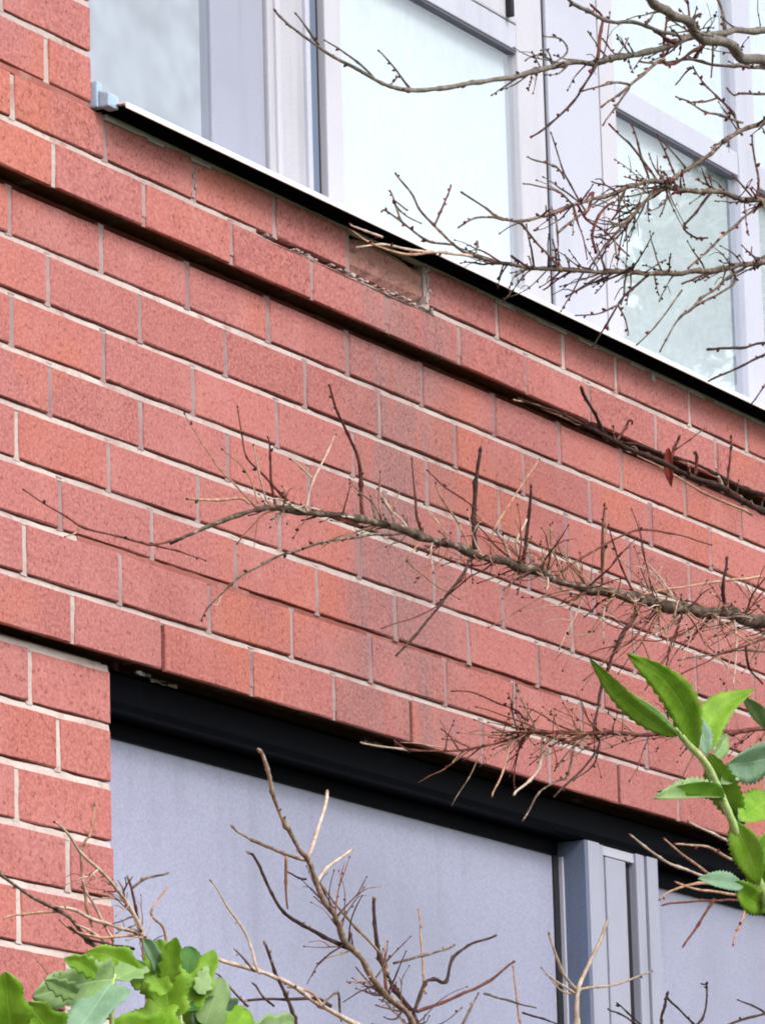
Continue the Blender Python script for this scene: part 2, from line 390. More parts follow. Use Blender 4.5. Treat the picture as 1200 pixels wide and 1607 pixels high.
# upper band, set forward 25 mm
YU = -.025
PU1 = [.576, .799, 1.029, 1.253, 1.476, 1.698, 1.917, 2.134]
PU2 = [.478, .703, .931, 1.151, 1.359, 1.600, 1.824, 2.048, 2.234]
course(.005, .066, YU, run(.576, .004, PU1), BX0, BX1, lambda x: 'mortar' if x < .7 else 'mortar_perp', meshes=BMT)
bed(BX0, 1.10, .071, YU, 'mortar', rec=.008); bed(1.10, 1.62, .0715, YU, 'mortar', rec=.026, lip=-.0015, top=-.10, rough=2.2, h=.015); bed(1.62, BX1, .071, YU, 'mortar', rec=.009)
course(.076, .1365, YU, run(.478, .004, PU2), BX0, BX1, lambda x: 'mortar' if x < .6 or x > 1.55 else 'mortar_perp', special=lambda a, b: abs((a+b)/2-1.48) < .05)
z = .142; offs = [.563, .453, .56, .45, .563, .453]
for i in range(21):
    z0, z1 = z+.005, z+.0665
    o_ = offs[i % 6]
    if z < 1.25:
        course(z0, z1, YU, run(o_), BX0, .668, 'mortar'); course(z0, z1, YU, run(o_), 4.05, BX1, 'mortar')
        bed(BX0, .666, z, YU, 'mortar_red' if i == 0 else 'mortar', rec=.002 if i == 0 else .0065)
        bed(4.052, BX1, z, YU, 'mortar')
    else:
        course(z0, z1, YU, run(o_), BX0, BX1, 'mortar'); bed(BX0, BX1, z, YU, 'mortar')
    z += .0715
# lower wall beside the lower window, set back 20 mm
YL = .02
beds = [-.606, -.686, -.765, -.843, -.920, -1.0]
while beds[-1] > GROUND: beds.append(beds[-1]-.0785)
po = [.575, .638, .540, .657, .542]
for i in range(len(beds)-1):
    z1, z0 = beds[i]-.0055, beds[i+1]+.0055
    o_ = po[i] if i < 5 else po[i % 2 + 2]
    if beds[i+1] > -2.3:
        course(z0, z1, YL, run(o_), BX0, .765, 'mortar_white' if i > 0 else 'mortar'); course(z0, z1, YL, run(o_), 4.05, BX1, 'mortar')
        bed(BX0, .763, beds[i], YL, 'mortar_white', h=.0125, rec=.009); bed(4.052, BX1, beds[i], YL, 'mortar')
    else:
        course(z0, z1, YL, run(o_), BX0, BX1, 'mortar'); bed(BX0, BX1, beds[i], YL, 'mortar')
# broken, tan-faced brick under the split sill: rough face, chipped top edge
def broken_brick():
    r = random.Random(3); nx, nz = 12, 6; V = []; Fc = []
    x0, x1, z0, z1 = 1.366, 1.588, .078, .134
    for a in range(nx+1):
        for b in range(nz+1):
            u, v = a/nx, b/nz
            x = x0+(x1-x0)*u; zt = z1+.0015 - .016*max(0, abs(u-.45)*2-.45)**1.5 - .002*r.random(); zz = z0+(zt-z0)*v
            y = YU + .003 + .010*abs(noise.noise(Vector((x*24, zz*30, 2)))) + (.010 if u < .1 and v > .5 else 0) + (.006 if b in (0, nz) else 0)
            V.append((x + (r.uniform(-.004, .004) if a in (0, nx) else 0), y, zz))
    for a in range(nx):
        for b in range(nz): Fc.append((a*(nz+1)+b, (a+1)*(nz+1)+b, (a+1)*(nz+1)+b+1, a*(nz+1)+b+1))
    n = len(V); V += [(x, .05, zz) for x, y, zz in V]
    rim = [a*(nz+1) for a in range(nx+1)] + [nx*(nz+1)+b for b in range(1, nz+1)] + [a*(nz+1)+nz for a in range(nx-1, -1, -1)] + [b for b in range(nz-1, 0, -1)]
    for k in range(len(rim)):
        a, b = rim[k], rim[(k+1) % len(rim)]; Fc.append((a, n+a, n+b, b))
    o = mesh_obj('brick', V, Fc, M['brick_tan'], None); o.parent = wall
    o['label'] = 'broken brick with a rough tan face under the split window sill'
    bm = bmesh.new(); bm.from_mesh(o.data); bmesh.ops.recalc_face_normals(bm, faces=bm.faces[:]); bm.to_mesh(o.data); bm.free()
broken_brick()
cr = random.Random(17)
for k in range(30):
    x = cr.uniform(1.10, 1.62); zz = .0665+cr.uniform(0, .006); w_ = cr.uniform(.003, .012)
    MO['mortar'].box(x, x+w_, YU+.0012-cr.uniform(0, .0018), YU+.012, zz, zz+cr.uniform(.0012, .003))
for x, n_c in ((1.600, 9), (.931, 4)):
    for k in range(n_c):
        zz = .078+k*.058/n_c; xx_ = x+cr.uniform(-.006, .004); MO['mortar' if x > 1.5 else 'mortar_perp'].box(xx_, xx_+cr.uniform(.004, .010), YU+.001-cr.uniform(0, .002), YU+.01, zz, zz+cr.uniform(.004, .011))
for k, v in MO.items(): 
    o = v.build(k.replace('mortar', 'mortar_joints') if k == 'mortar' else {'mortar_perp': 'grey_mortar_joints', 'mortar_white': 'white_mortar_joints', 'mortar_red': 'red_mortar_joints'}[k], M[k], wall); o['kind'] = 'stuff'
o = far.build('surrounding_brickwork', M['brick'], wall, bevel=0); o['kind'] = 'stuff'
# all wall children were written in world coordinates
for o in bpy.data.objects:
    if o.parent == wall: o.matrix_parent_inverse = wall.matrix_parent_inverse.inverted() @ Matrix.Identity(4) if False else Matrix.Identity(4)

def sub(parent, name, m, boxes, bevel=0, label=None):
    q = MB()
    for b in boxes: q.box(*b)
    o = q.build(name, m, None, bevel=bevel); o.parent = parent
    if label: o['label'] = label
    return o
# --- upper window strip
uw = mesh_obj('window', [(0, 0, 0)], [], M['upvc']); bpy.data.objects.remove(uw)
X0, X1, ZB, ZT = .62, 4.05, .142, 1.30
mb = MB()                                                          # outer frame of the strip is the part, its pieces hang below it
mb.box(X0, X1, .055, .115, ZB+.002, ZB+.030); mb.box(X0, X1, .055, .115, ZT-.05, ZT-.002)
uw = mb.build('window', M['upvc'], bld, bevel=.002); uw['label'] = 'strip of white framed windows above the sill'
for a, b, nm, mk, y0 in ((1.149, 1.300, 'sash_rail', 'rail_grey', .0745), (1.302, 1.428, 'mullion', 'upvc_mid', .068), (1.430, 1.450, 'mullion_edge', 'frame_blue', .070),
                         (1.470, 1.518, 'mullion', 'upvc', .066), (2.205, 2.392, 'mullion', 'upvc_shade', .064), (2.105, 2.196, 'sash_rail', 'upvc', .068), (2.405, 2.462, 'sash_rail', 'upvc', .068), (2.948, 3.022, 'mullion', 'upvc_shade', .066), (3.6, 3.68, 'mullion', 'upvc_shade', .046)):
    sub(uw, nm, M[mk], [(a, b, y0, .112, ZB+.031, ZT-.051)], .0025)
sub(uw, 'bead', M['upvc'], [(1.318, 1.332, .063, .070, ZB+.033, ZT-.053)], .002)
sub(uw, 'bead', M['upvc_shade'], [(1.405, 1.418, .062, .070, ZB+.033, ZT-.053)], .002)
for a, b in ((1.452, 1.468), (2.1965, 2.2045), (2.3935, 2.4035)):
    sub(uw, 'gasket', M['groove'], [(a, b, .078 if a < 2 else .070, .1, ZB+.032, ZT-.052)])
TZ0, TZ1 = .633, .676
for a, b in ((1.519, 2.104), (2.463, 2.947), (3.023, 3.599)):
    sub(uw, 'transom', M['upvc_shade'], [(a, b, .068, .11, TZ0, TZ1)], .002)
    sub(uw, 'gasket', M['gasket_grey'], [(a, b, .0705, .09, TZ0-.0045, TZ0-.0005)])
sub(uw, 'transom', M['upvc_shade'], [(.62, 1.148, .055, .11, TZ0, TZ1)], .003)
sub(uw, 'top_light_rail', M['upvc'], [(1.519, 2.104, .066, .10, TZ1+.001, .775)], .003)
sub(uw, 'top_light_rail', M['upvc'], [(2.03, 2.103, .066, .10, .776, ZT-.052)], .003)
h1 = at(808, 12, .05)
sub(uw, 'window_handle', M['groove'], [(h1.x-.004, h1.x+.006, .054, .0655, TZ1+.004, .80)], .002)
for a, b, mk in ((.62, 1.148, 'glass_dull'), (1.519, 2.104, 'glass'), (2.463, 2.947, 'glass'), (3.023, 3.599, 'glass'), (3.681, 4.04, 'glass')):
    for z0, z1 in ((ZB+.031, TZ0-.007), (TZ1+.1 if 1.5 < a < 2 else TZ1+.001, ZT-.052)):
        o = sub(uw, 'pane', M[mk], [(a, b, .078, .084, z0, z1)]); o.data.materials.append(M['clear'])
        for f in o.data.polygons: f.material_index = 0 if f.normal.y < -.5 else 1
    sub(uw, 'reflection_backing', M['reflection_backing_grey' if mk == 'glass_dull' else 'reflection_backing'], [(a-.04, b+.045 if b < 4 else b, .0935 if a < 2 else .0945, .0975, ZB+.0, ZT)])  # added backing that whitens the panes in place of reflected sky
# sill: pale pressed edge, black underside
q = MB(); q.extr([(.054, .150), (.054, .156), (-.0640, .1465), (-.0670, .1455), (-.0670, .1375), (-.0655, .1372), (-.0640, .1440), (.050, .150)], .690, X1)
so = q.build('sill', M['sill_white'], None); so.parent = uw
q = MB(); q.extr([(-.0635, .1370), (-.0635, .1435), (.05, .1492), (.05, .1378), (-.022, .1378)], .700, X1-.01)
o = q.build('sill_underside', M['sill_black'], None); o.parent = uw
q = MB(); q.extr([(-.0335, .139), (-.0335, .176), (-.028, .176), (.03, .180), (.03, .139)], .6695, .684); q.extr([(-.050, .1385), (-.050, .158), (-.034, .163), (-.034, .1385)], .672, .698)
o = q.build('sill_end_cap', M['endcap'], None, bevel=.0025); o.parent = uw
# ragged sealant line between sill and brick
q = MB(); r = random.Random(5); x = .70
while x < 3.1:
    w = r.uniform(.02, .05); h = r.uniform(.002, .006) * (1.5 if x < .95 else 1.3) * (.3 if 1.0 < x < 1.75 else 1)
    q.box(x, x+w*1.02, YU-.0025-r.uniform(0, .001), YU+.01, .1372-h, .1379); x += w
q.box(2.36, 2.372, YU-.003, YU+.006, .120, .136)
o = q.build('sealant', M['sealant'], None); o.parent = uw; o['kind'] = 'stuff'

# --- lower window strip
mb = MB()
mb.extr([(.047, -.600), (.0445, -.603), (.0445, -.640), (.047, -.6495), (.052, -.6515), (.12, -.6515), (.12, -.600)], .69, 4.05)
lw = mb.build('window', M['black'], bld); lw['label'] = 'strip of lavender panels under a black head below the brick band'
q = MB(); q.extr([(.049, -.5965), (.049, -.5995), (.0425, -.6005), (.0425, -.598)], .69, 4.05); o = q.build('head_lip', M['black'], None); o.parent = lw
sub(lw, 'head_rail', M['black'], [(.70, 2.186, .087, .12, -.675, -.6525), (2.475, 4.04, .087, .12, -.682, -.6525)], .002)
PB = -2.28
for a, b in ((.70, 2.178), (2.470, 3.35)):
    sub(lw, 'panel', M['panel'], [(a, b, .095, .115, PB, -.6755)])
sub(lw, 'gasket', M['groove'], [(2.1785, 2.196, .092, .112, PB, -.6755)])
sub(lw, 'panel_bead', M['upvc_shade'], [(2.1965, 2.2020, .086, .112, PB, -.6765)])
MX0, MX1 = 2.203, 2.458
sub(lw, 'mullion_side_shade', M['frame_blue'], [(2.2025, 2.2100, .0480, .110, PB, -.652)], .001)  # shade on the mullion's left face, put in as a darker blue
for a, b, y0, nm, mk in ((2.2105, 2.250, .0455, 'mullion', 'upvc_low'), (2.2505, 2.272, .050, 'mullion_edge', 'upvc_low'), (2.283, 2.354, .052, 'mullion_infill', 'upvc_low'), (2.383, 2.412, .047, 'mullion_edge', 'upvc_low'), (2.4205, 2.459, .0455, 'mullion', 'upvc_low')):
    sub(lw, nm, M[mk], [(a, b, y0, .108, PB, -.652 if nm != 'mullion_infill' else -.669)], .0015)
sub(lw, 'mullion_head', M['upvc_shade'], [(2.2725, 2.3825, .051, .1, -.668, -.6525)], .001)
sub(lw, 'gasket', M['groove'], [(2.2725, 2.2825, .058, .1, PB, -.669), (2.3545, 2.3825, .060, .1, PB, -.669), (2.4125, 2.420, .052, .1, PB, -.653)])
sub(lw, 'mullion', M['upvc'], [(3.36, 3.58, .046, .11, PB, -.652)], .002)
sub(lw, 'sill', M['upvc_shade'], [(.70, 4.05, -.03, .12, -2.33, -2.281)], .003)
q = MB(); r = random.Random(9)
for px, py, n in ((212, 1056, 5), (236, 1068, 6), (250, 1072, 6), (570, 1166, 6), (585, 1168, 4)):
    p = at(px, py, .043)
    for k in range(n): q.box(p.x+k*.007, p.x+k*.007+.008, .0405, .0445, p.z+r.uniform(-.002, .0), p.z+r.uniform(.0015, .004))
o = q.build('peeling_paint', M['flake'], None); o.parent = lw; o['kind'] = 'stuff'
# children of window and wall parts use world coordinates; the parts sit under the building empty
for part in (wall, uw, lw):
    part.parent = bld; part.matrix_parent_inverse = Matrix.Translation(-Vector(bld.location))

# ------------------------------------------------------------------ branches and twigs
def catmull(P, R, step=3):
    if len(P) < 3: 
        return [P[0].lerp(P[-1], k/4) for k in range(5)], [R[0]+(R[-1]-R[0])*k/4 for k in range(5)]
    out, rr = [], []
    Q = [P[0]*2-P[1]] + P + [P[-1]*2-P[-2]]
    for i in range(1, len(Q)-2):
        a, b, c, d = Q[i-1:i+3]
        for k in range(step):
            s = k/step
            out.append(.5*((2*b)+(c-a)*s+(2*a-5*b+4*c-d)*s*s+(3*b-a-3*c+d)*s**3)); rr.append(R[i-1]+(R[i]-R[i-1])*s)
    out.append(P[-1]); rr.append(R[-1]); return out, rr
def tube(mb, P, R, sides=6, i=0, knob=0, seed=0):
    r = random.Random(seed); V = []; Fc = []; n = len(P); up = Vector((.31, .2, .93))
    for k in range(n):
        d = (P[min(k+1, n-1)]-P[max(k-1, 0)])
        d = d.normalized() if d.length > 1e-9 else Vector((0, 0, 1))
        u = d.cross(up); u = u.normalized() if u.length > .05 else d.cross(Vector((1, 0, 0))).normalized()
        w = d.cross(u); rad = R[k]*(1+knob*1.1*noise.noise(P[k]*38.0+Vector((seed, 0, 0)))+.12*knob*r.uniform(-1, 1))
        for s in range(sides):
            a = 2*math.pi*s/sides; V.append(P[k]+(u*math.cos(a)+w*math.sin(a))*rad*(1+r.uniform(-.1, .1)))
    for k in range(n-1):
        for s in range(sides): Fc.append((k*sides+s, k*sides+(s+1) % sides, (k+1)*sides+(s+1) % sides, (k+1)*sides+s))
    Fc += [tuple(range(sides-1, -1, -1)), tuple((n-1)*sides+s for s in range(sides))]
    mb.add(V, Fc, i)
def blob(mb, c, d, ln, w, i, seed=0):
    """pointed bud along d"""
    d = d.normalized(); u = d.orthogonal().normalized(); v = d.cross(u); V = []; Fc = []
    prof = ((-.1, .45), (.15, .95), (.4, 1.0), (.7, .62), (.92, .22))
    for s, q in prof:
        for k in range(5): a = 2*math.pi*k/5; V.append(c+d*ln*s+(u*math.cos(a)+v*math.sin(a))*w*q)
    for j in range(len(prof)-1):
        for k in range(5): Fc.append((j*5+k, j*5+(k+1) % 5, j*5+5+(k+1) % 5, j*5+5+k))
    Fc += [(4, 3, 2, 1, 0), tuple(20+k for k in range(5))]
    mb.add(V, Fc, i)
SEED = [100]
def path3(pts, y0, y1):
    n = len(pts); out = []
    for k, (a, b) in enumerate(pts): out.append(at(a, b, y0+(y1-y0)*k/max(1, n-1)))
    return out
def stick(name, pts, r0, r1, y0, y1, m, parent, buds=.0, budmat='bud_dark', knob=.25, tipbud=True, pre=None, sides=6, wob=1.0, taper=1.0):
    """one limb or twig through the photograph points pts at depths y0..y1 before the wall (radii in photograph pixels)"""
    SEED[0] += 1; r = random.Random(SEED[0])
    P = path3(pts, y0, y1); k = pxsize(P[0])
    n = len(P); R = [(r0+(r1-r0)*(q/max(1, n-1))**taper)*k for q in range(n)]
    if pre:
        A = Vector(pre[-1][0]); e = P[0]+(P[0]-P[1]).normalized()*.10; ra = pre[-1][1]
        P = [Vector(v) for v, _ in pre] + [A.lerp(e, .35)+Vector((0, 0, .03)), A.lerp(e, .7)+Vector((0, 0, .03)), e] + P
        R = [x for _, x in pre] + [ra+(R[0]-ra)*.35, ra+(R[0]-ra)*.7, R[0]] + R
    st_ = 9 if name == 'limb' else 6
    P, R = catmull(P, R, st_)
    if name != 'stem':
        for q in range(st_, len(R)-1, st_): R[q] *= 1.0 + r.uniform(.1, .5)*(1 if R[q] < 4.5*k else .3)
    for q in range(1, len(P)-1): P[q] = P[q] + noise.noise_vector(P[q]*16.0+Vector((SEED[0]*3.7, 0, 0)))*max(R[q], .0016)*1.5*wob
    mb = MB(); tube(mb, P, R, sides, 0, knob, SEED[0])
    if buds:
        q = 2
        while q < len(P)-1:
            if r.random() < buds*(.45 if name == 'limb' else .8):
                d = (P[q+1]-P[q]).normalized(); side = d.orthogonal().normalized(); side = Matrix.Rotation(r.uniform(0, 6.28), 3, d) @ side
                s = r.uniform(1.6, 3.0)*k; blob(mb, P[q]+side*R[q]*.6, d*.7+side, s*2.6, s, 1)
            q += 2
    if tipbud and buds:
        d = P[-1]-P[-2]; s = max(R[-1]*1.25, 1.6*k); blob(mb, P[-1], d, s*3.2, s, 1)
    o = mesh_obj(name, mb.V, mb.F, [M[m], M[budmat]], None, mb.I, True); o.parent = parent
    return o, P, R
def sprout(parent, P, R, n, y_spread, ln, mats, r_px=(1.0, 2.0), seed=0, rng_=(0, 1), up=.5, fork=.35, buds=.35, budmat='bud_dark', dirbias=(0, 0), node=1, curve=.23):
    """side twigs growing out of a limb at random nodes, in three dimensions"""
    r = random.Random(seed); k = pxsize(P[0])
    seen = [q for q in range(len(P)-1) if in_view(P[q])] or list(range(len(P)-1))
    for i in range(n):
        q = int((rng_[0]+(rng_[1]-rng_[0])*r.random())*(len(seen)-1)); q = seen[min(len(seen)-1, q-q % node)]
        b = P[q]; d = (P[q+1]-P[q]).normalized()
        ang = r.uniform(0, 6.28); side = Matrix.Rotation(ang, 3, d) @ d.orthogonal().normalized()
        v = (d*r.uniform(.1, 1.2) + side*r.uniform(.35, .95) + Vector((dirbias[0], 0, up*r.uniform(-.2, 1)+dirbias[1]))).normalized()
        L = r.uniform(*ln)*k; rad = r.uniform(*r_px)*k; pts = [b]; cur = b.copy(); m = 5
        for s in range(m):
            v = (v + Vector((r.uniform(-1, 1), r.uniform(-.6, .6), r.uniform(-1, 1)))*curve).normalized(); cur = cur+v*L/m
            if cur.y > -.06: cur.y = -.06
            pts.append(cur.copy())
        PP, RR = catmull(pts, [rad*(1-.55*s/m) for s in range(m+1)], 2)
        mb = MB(); tube(mb, PP, RR, 5, 0, .35, seed*77+i)
        if buds:
            for s in range(3, len(PP)-1, 2):
                if r.random() < buds:
                    dd = (PP[s+1]-PP[s]).normalized(); sd = Matrix.Rotation(r.uniform(0, 6.28), 3, dd) @ dd.orthogonal().normalized()
                    w = r.uniform(1.2, 2.2)*k; blob(mb, PP[s], dd*.6+sd, w*2.6, w, 1)
            blob(mb, PP[-1], PP[-1]-PP[-2], max(RR[-1]*4, 4*k), max(RR[-1]*1.3, 1.3*k), 1)
        if r.random() < fork:
            s = len(PP)//2; v2 = (v + Vector((r.uniform(-1, 1), r.uniform(-1, 1), r.uniform(-.4, 1)))*.9).normalized()
            f = [PP[s]+v2*L*.45*e/4 + Vector((0, 0, .004*math.sin(e))) for e in range(5)]
            for e in f: e.y = min(e.y, -.055)
            tube(mb, f, [RR[s]*(.8-.1*e) for e in range(5)], 5, 0, .3, i)
        o = mesh_obj('twig', mb.V, mb.F, [M[r.choice(mats)], M[budmat]], None, mb.I, True); o.parent = parent
def plant(name, base, label, cat):
    o = empty(name, (0, 0, 0)); tag(o, label, cat); return o
def T(parent, pts, r0, r1, y0, y1, m, buds=.0, **kw): return stick('twig', pts, r0, r1, y0, y1, m, parent, buds, **kw)

# --- shrub A: rooted right of the picture, its thick limb reaches left across the brick band
sa = plant('bare_shrub', None, 'bare shrub whose thick grey branch reaches left across the middle of the brick band', 'shrub')
RA = (2.75, -.95)
tr = MB(); TP = [Vector((RA[0]+.05, RA[1]-.05, GROUND-.1)), Vector((RA[0]+.02, RA[1], -2.6)), Vector((RA[0]-.05, RA[1]+.08, -1.7)), Vector((RA[0]+.02, RA[1]+.15, -.9)), Vector((RA[0]+.1, RA[1]+.25, -.1)), Vector((RA[0]+.05, RA[1]+.3, .5))]
pp, rr = catmull(TP, [.045, .036, .030, .024, .016, .008], 5); tube(tr, pp, rr, 9, 0, .15, 4)
o = tr.build('trunk', M['bark'], None, smooth=True); o.parent = sa
limb, LP, LR = stick('limb', [(1230, 982), (1150, 966), (1060, 952), (1000, 942), (930, 925), (870, 905), (800, 882), (740, 862), (660, 843), (600, 824), (560, 816), (500, 808), (450, 800), (400, 801), (350, 815), (300, 838), (268, 853)],
                     10.5, 2.6, -.46, -.14, 'bark_limb', sa, .12, knob=.45, tipbud=False, sides=9, taper=.72, pre=[((RA[0], RA[1]+.12, -1.1), .02), ((2.5, -.62, -.72), .014)])
T(limb, [(285, 846), (240, 856), (222, 853), (180, 840), (130, 826), (105, 810), (70, 790), (38, 769)], 2.2, 1.0, -.145, -.11, 'bark_red', .3)
T(limb, [(235, 855), (280, 866), (322, 880)], 1.4, .8, -.14, -.13, 'bark_red', .2)
T(limb, [(130, 824), (118, 838), (103, 842)], 1.3, .8, -.12, -.12, 'bark_tan', .2)
T(limb, [(570, 816), (566, 760), (560, 715), (545, 680), (530, 650), (521, 622), (517, 606)], 3.2, 1.6, -.2, -.22, 'bark_red', .5)
T(limb, [(745, 862), (747, 815), (750, 760), (753, 710)], 4.6, 2.8, -.24, -.26, 'bark_dark', .25)
T(limb, [(820, 888), (826, 840), (830, 800), (833, 766)], 3.4, 2.0, -.26, -.28, 'bark_dark', .2)
T(limb, [(943, 925), (945, 860), (948, 795)], 2.8, 1.8, -.3, -.31, 'bark_red', .3)
T(limb, [(946, 925), (950, 860), (951, 800)], 2.0, 1.2, -.29, -.3, 'bark_tan', .2)
T(limb, [(432, 798), (427, 760), (424, 720), (421, 688)], 2.6, 1.3, -.17, -.18, 'bark_red', .3)
T(limb, [(470, 806), (441, 775), (412, 745), (387, 717), (380, 680), (373, 640)], 2.4, .9, -.18, -.16, 'bark_red', .3)
T(limb, [(480, 804), (492, 752), (515, 710), (526, 683)], 2.0, 1.3, -.19, -.2, 'bark_pale', .1)
T(limb, [(492, 752), (475, 737), (457, 721)], 1.7, 1.0, -.19, -.18, 'bark_pale', .1)
T(limb, [(392, 790), (378, 782), (340, 786), (295, 783)], 2.8, 1.8, -.16, -.14, 'bark_tan', .15)
T(limb, [(400, 795), (370, 762), (345, 735), (320, 698), (290, 650)], 1.8, .8, -.16, -.13, 'bark_tan', .1)
T(limb, [(405, 790), (385, 740), (350, 706)], 1.6, .9, -.17, -.15, 'bark_tan', .1)
T(limb, [(420, 790), (405, 740), (398, 700)], 1.6, .9, -.17, -.18, 'bark_pale', .1)
T(limb, [(664, 846), (654, 815), (652, 782), (646, 722)], 2.8, 1.0, -.22, -.23, 'bark_red', .4)
T(limb, [(748, 800), (742, 794), (700, 765), (671, 739)], 1.7, 1.0, -.25, -.24, 'bark_red', .3)
T(limb, [(770, 870), (775, 830), (805, 782), (845, 722)], 2.0, 1.3, -.25, -.27, 'bark_tan', .05)
T(limb, [(740, 860), (712, 812), (695, 785), (684, 760)], 1.8, 1.0, -.24, -.24, 'bark_tan', .2)
T(limb, [(818, 885), (812, 850), (826, 815)], 2.6, 1.6, -.27, -.28, 'bark_pale', .0)
lo, lp, lr = T(limb, [(640, 836), (560, 842), (492, 856), (447, 870), (415, 885), (375, 907), (350, 930), (330, 950), (317, 972)], 2.6, 1.0, -.21, -.12, 'bark', .4)
T(limb, [(350, 928), (343, 948), (330, 946)], 1.4, .8, -.13, -.13, 'bark_pale', .0)
T(limb, [(740, 868), (720, 910), (692, 948), (650, 1000), (622, 1028)], 2.6, 1.6, -.24, -.3, 'bark_dark', .3)
T(limb, [(690, 950), (650, 970), (600, 986)], 1.5, .9, -.28, -.28, 'bark_red', .2)
T(limb, [(660, 850), (640, 880), (690, 922), (720, 940)], 1.5, .9, -.23, -.22, 'bark_tan', .1)
d1, d1p, d1r = T(limb, [(998, 950), (995, 967), (975, 1000), (953, 1045), (945, 1072), (937, 1117), (932, 1147), (940, 1170), (907, 1215), (870, 1250)], 3.0, 1.5, -.33, -.38, 'bark_dark', .35)
T(limb, [(1066, 960), (1063, 985), (1050, 1015), (1046, 1042)], 2.4, 1.3, -.36, -.38, 'bark_red', .3)
T(limb, [(1230, 992), (1200, 1002), (1160, 1017), (1130, 1027), (1070, 1057)], 2.8, 1.2, -.5, -.5, 'bark_red', .3)
T(limb, [(1215, 1025), (1180, 1020), (1125, 1026), (1065, 1036)], 2.0, 1.0, -.5, -.48, 'bark', .3)
T(limb, [(1170, 1012), (1177, 1050), (1195, 1072)], 2.4, 1.4, -.46, -.46, 'bark_dark', .2)
T(limb, [(1075, 955), (1050, 985), (1028, 998)], 2.2, 1.6, -.4, -.42, 'bark_pale', .0)
T(limb, [(868, 908), (900, 882), (937, 860), (1005, 832), (1050, 837), (1115, 855)], 2.4, 1.2, -.3, -.36, 'bark_red', .3)
T(limb, [(1000, 945), (975, 890), (962, 850), (955, 825)], 1.8, .9, -.34, -.36, 'bark_red', .3)
T(limb, [(1135, 965), (1132, 920), (1140, 880)], 3.4, 2.2, -.42, -.44, 'bark_dark', .4)
T(limb, [(1195, 905), (1130, 912), (1050, 925), (1000, 935)], 2.4, 1.2, -.42, -.40, 'bark_tan', .2)
T(limb, [(1150, 968), (1155, 1000), (1153, 1040), (1150, 1075)], 1.8, 1.0, -.44, -.46, 'bark_pale', .0)
n_ = len(LP)
f0 = 8/n_
sprout(limb, LP, LR, 84, 0, (18, 150), ['bark_red', 'bark_tan', 'bark_rust', 'bark_mid', 'bark_rust', 'bark_tan'], (.9, 1.9), 11, (0, .42), .55, .9, .08, node=5, curve=.36)
sprout(limb, LP, LR, 46, 0, (16, 100), ['bark_tan', 'bark_pale', 'bark_rust', 'bark', 'bark_tan'], (.9, 1.8), 12, (.26, .80), .35, .8, .06, node=7, curve=.36)
sprout(limb, LP, LR, 16, 0, (20, 55), ['bark_dark', 'bark', 'bark_pale'], (1.0, 2.0), 13, (.50, .80), .1, .3, .4)
sprout(limb, LP, LR, 40, 0, (24, 110), ['bark_red', 'bark', 'bark_tan', 'bark_rust'], (.9, 1.8), 14, (.0, .50), -.8, .7, .1, node=5, curve=.34)
sprout(limb, LP, LR, 46, 0, (60, 170), ['bark_red', 'bark_rust', 'bark_tan', 'bark_pale'], (.9, 1.8), 15, (.0, .30), -.9, .8, .1, node=4, curve=.34)
# lower branch of the same shrub, hanging over the black window head
lb, bP, bR = stick('limb', [(1230, 1140), (1150, 1148), (1042, 1150), (932, 1152), (900, 1152), (837, 1148), (812, 1157), (740, 1175), (650, 1178), (618, 1162)], 4.0, 1.2, -.48, -.14, 'bark_red', sa, .3, tipbud=False, pre=[((RA[0], RA[1]+.12, -1.3), .012), ((2.45, -.62, -.98), .007)])
T(lb, [(835, 1148), (812, 1117), (780, 1103), (745, 1087), (710, 1085)], 1.9, 1.0, -.26, -.22, 'bark_red', .5)
T(lb, [(650, 1178), (600, 1170), (565, 1165)], 1.8, 1.2, -.15, -.1, 'bark_pale', .0)
T(lb, [(800, 1160), (790, 1210), (772, 1250)], 2.0, 1.2, -.25, -.26, 'bark_tan', .2)
T(lb, [(850, 1150), (845, 1205), (830, 1225), (806, 1248)], 2.6, 2.0, -.28, -.3, 'bark_pale', .0)
T(lb, [(905, 1152), (890, 1215), (875, 1226), (845, 1245), (820, 1288)], 2.0, 1.2, -.3, -.32, 'bark', .2)
T(lb, [(940, 1170), (930, 1200), (900, 1225)], 1.6, .9, -.34, -.33, 'bark_dark', .3)
sprout(lb, bP, bR, 78, 0, (25, 110), ['bark_red', 'bark_rust', 'bark_tan', 'bark_mid'], (.9, 1.7), 21, (.18, .85), .1, .5, .15)
sprout(lb, bP, bR, 30, 0, (25, 80), ['bark_red', 'bark_tan', 'bark_rust'], (.9, 1.6), 22, (.0, .40), .2, .4, .4)
# stem that lies along the shadow line of the upper band
vb, vP, vR = stick('limb', [(1230, 815), (1180, 790), (1130, 768), (1080, 745), (1020, 716), (960, 690), (920, 670), (885, 652), (850, 640), (812, 624)], 6.0, 1.4, -.36, -.075, 'bark_dark', sa, .1, tipbud=False, knob=.4, pre=[((RA[0]+.02, RA[1]+.2, -.7), .014), ((2.5, -.55, -.30), .009)])
T(vb, [(1215, 785), (1170, 770), (1120, 742), (1060, 718), (1000, 700), (955, 692)], 4.0, 1.5, -.33, -.12, 'bark_dark', .2)
T(vb, [(1180, 808), (1100, 770), (1040, 735), (1000, 715)], 2.4, 1.2, -.3, -.16, 'bark_tan', .0)
T(vb, [(900, 660), (860, 642), (835, 634), (805, 627)], 2.6, 1.2, -.1, -.07, 'bark_tan', .0)
T(vb, [(952, 688), (945, 672), (930, 648), (913, 612)], 3.4, 2.6, -.13, -.15, 'bark_dark', .4)
T(vb, [(968, 692), (980, 672), (985, 660), (992, 662)], 2.2, 1.6, -.14, -.15, 'bark_red', .3)
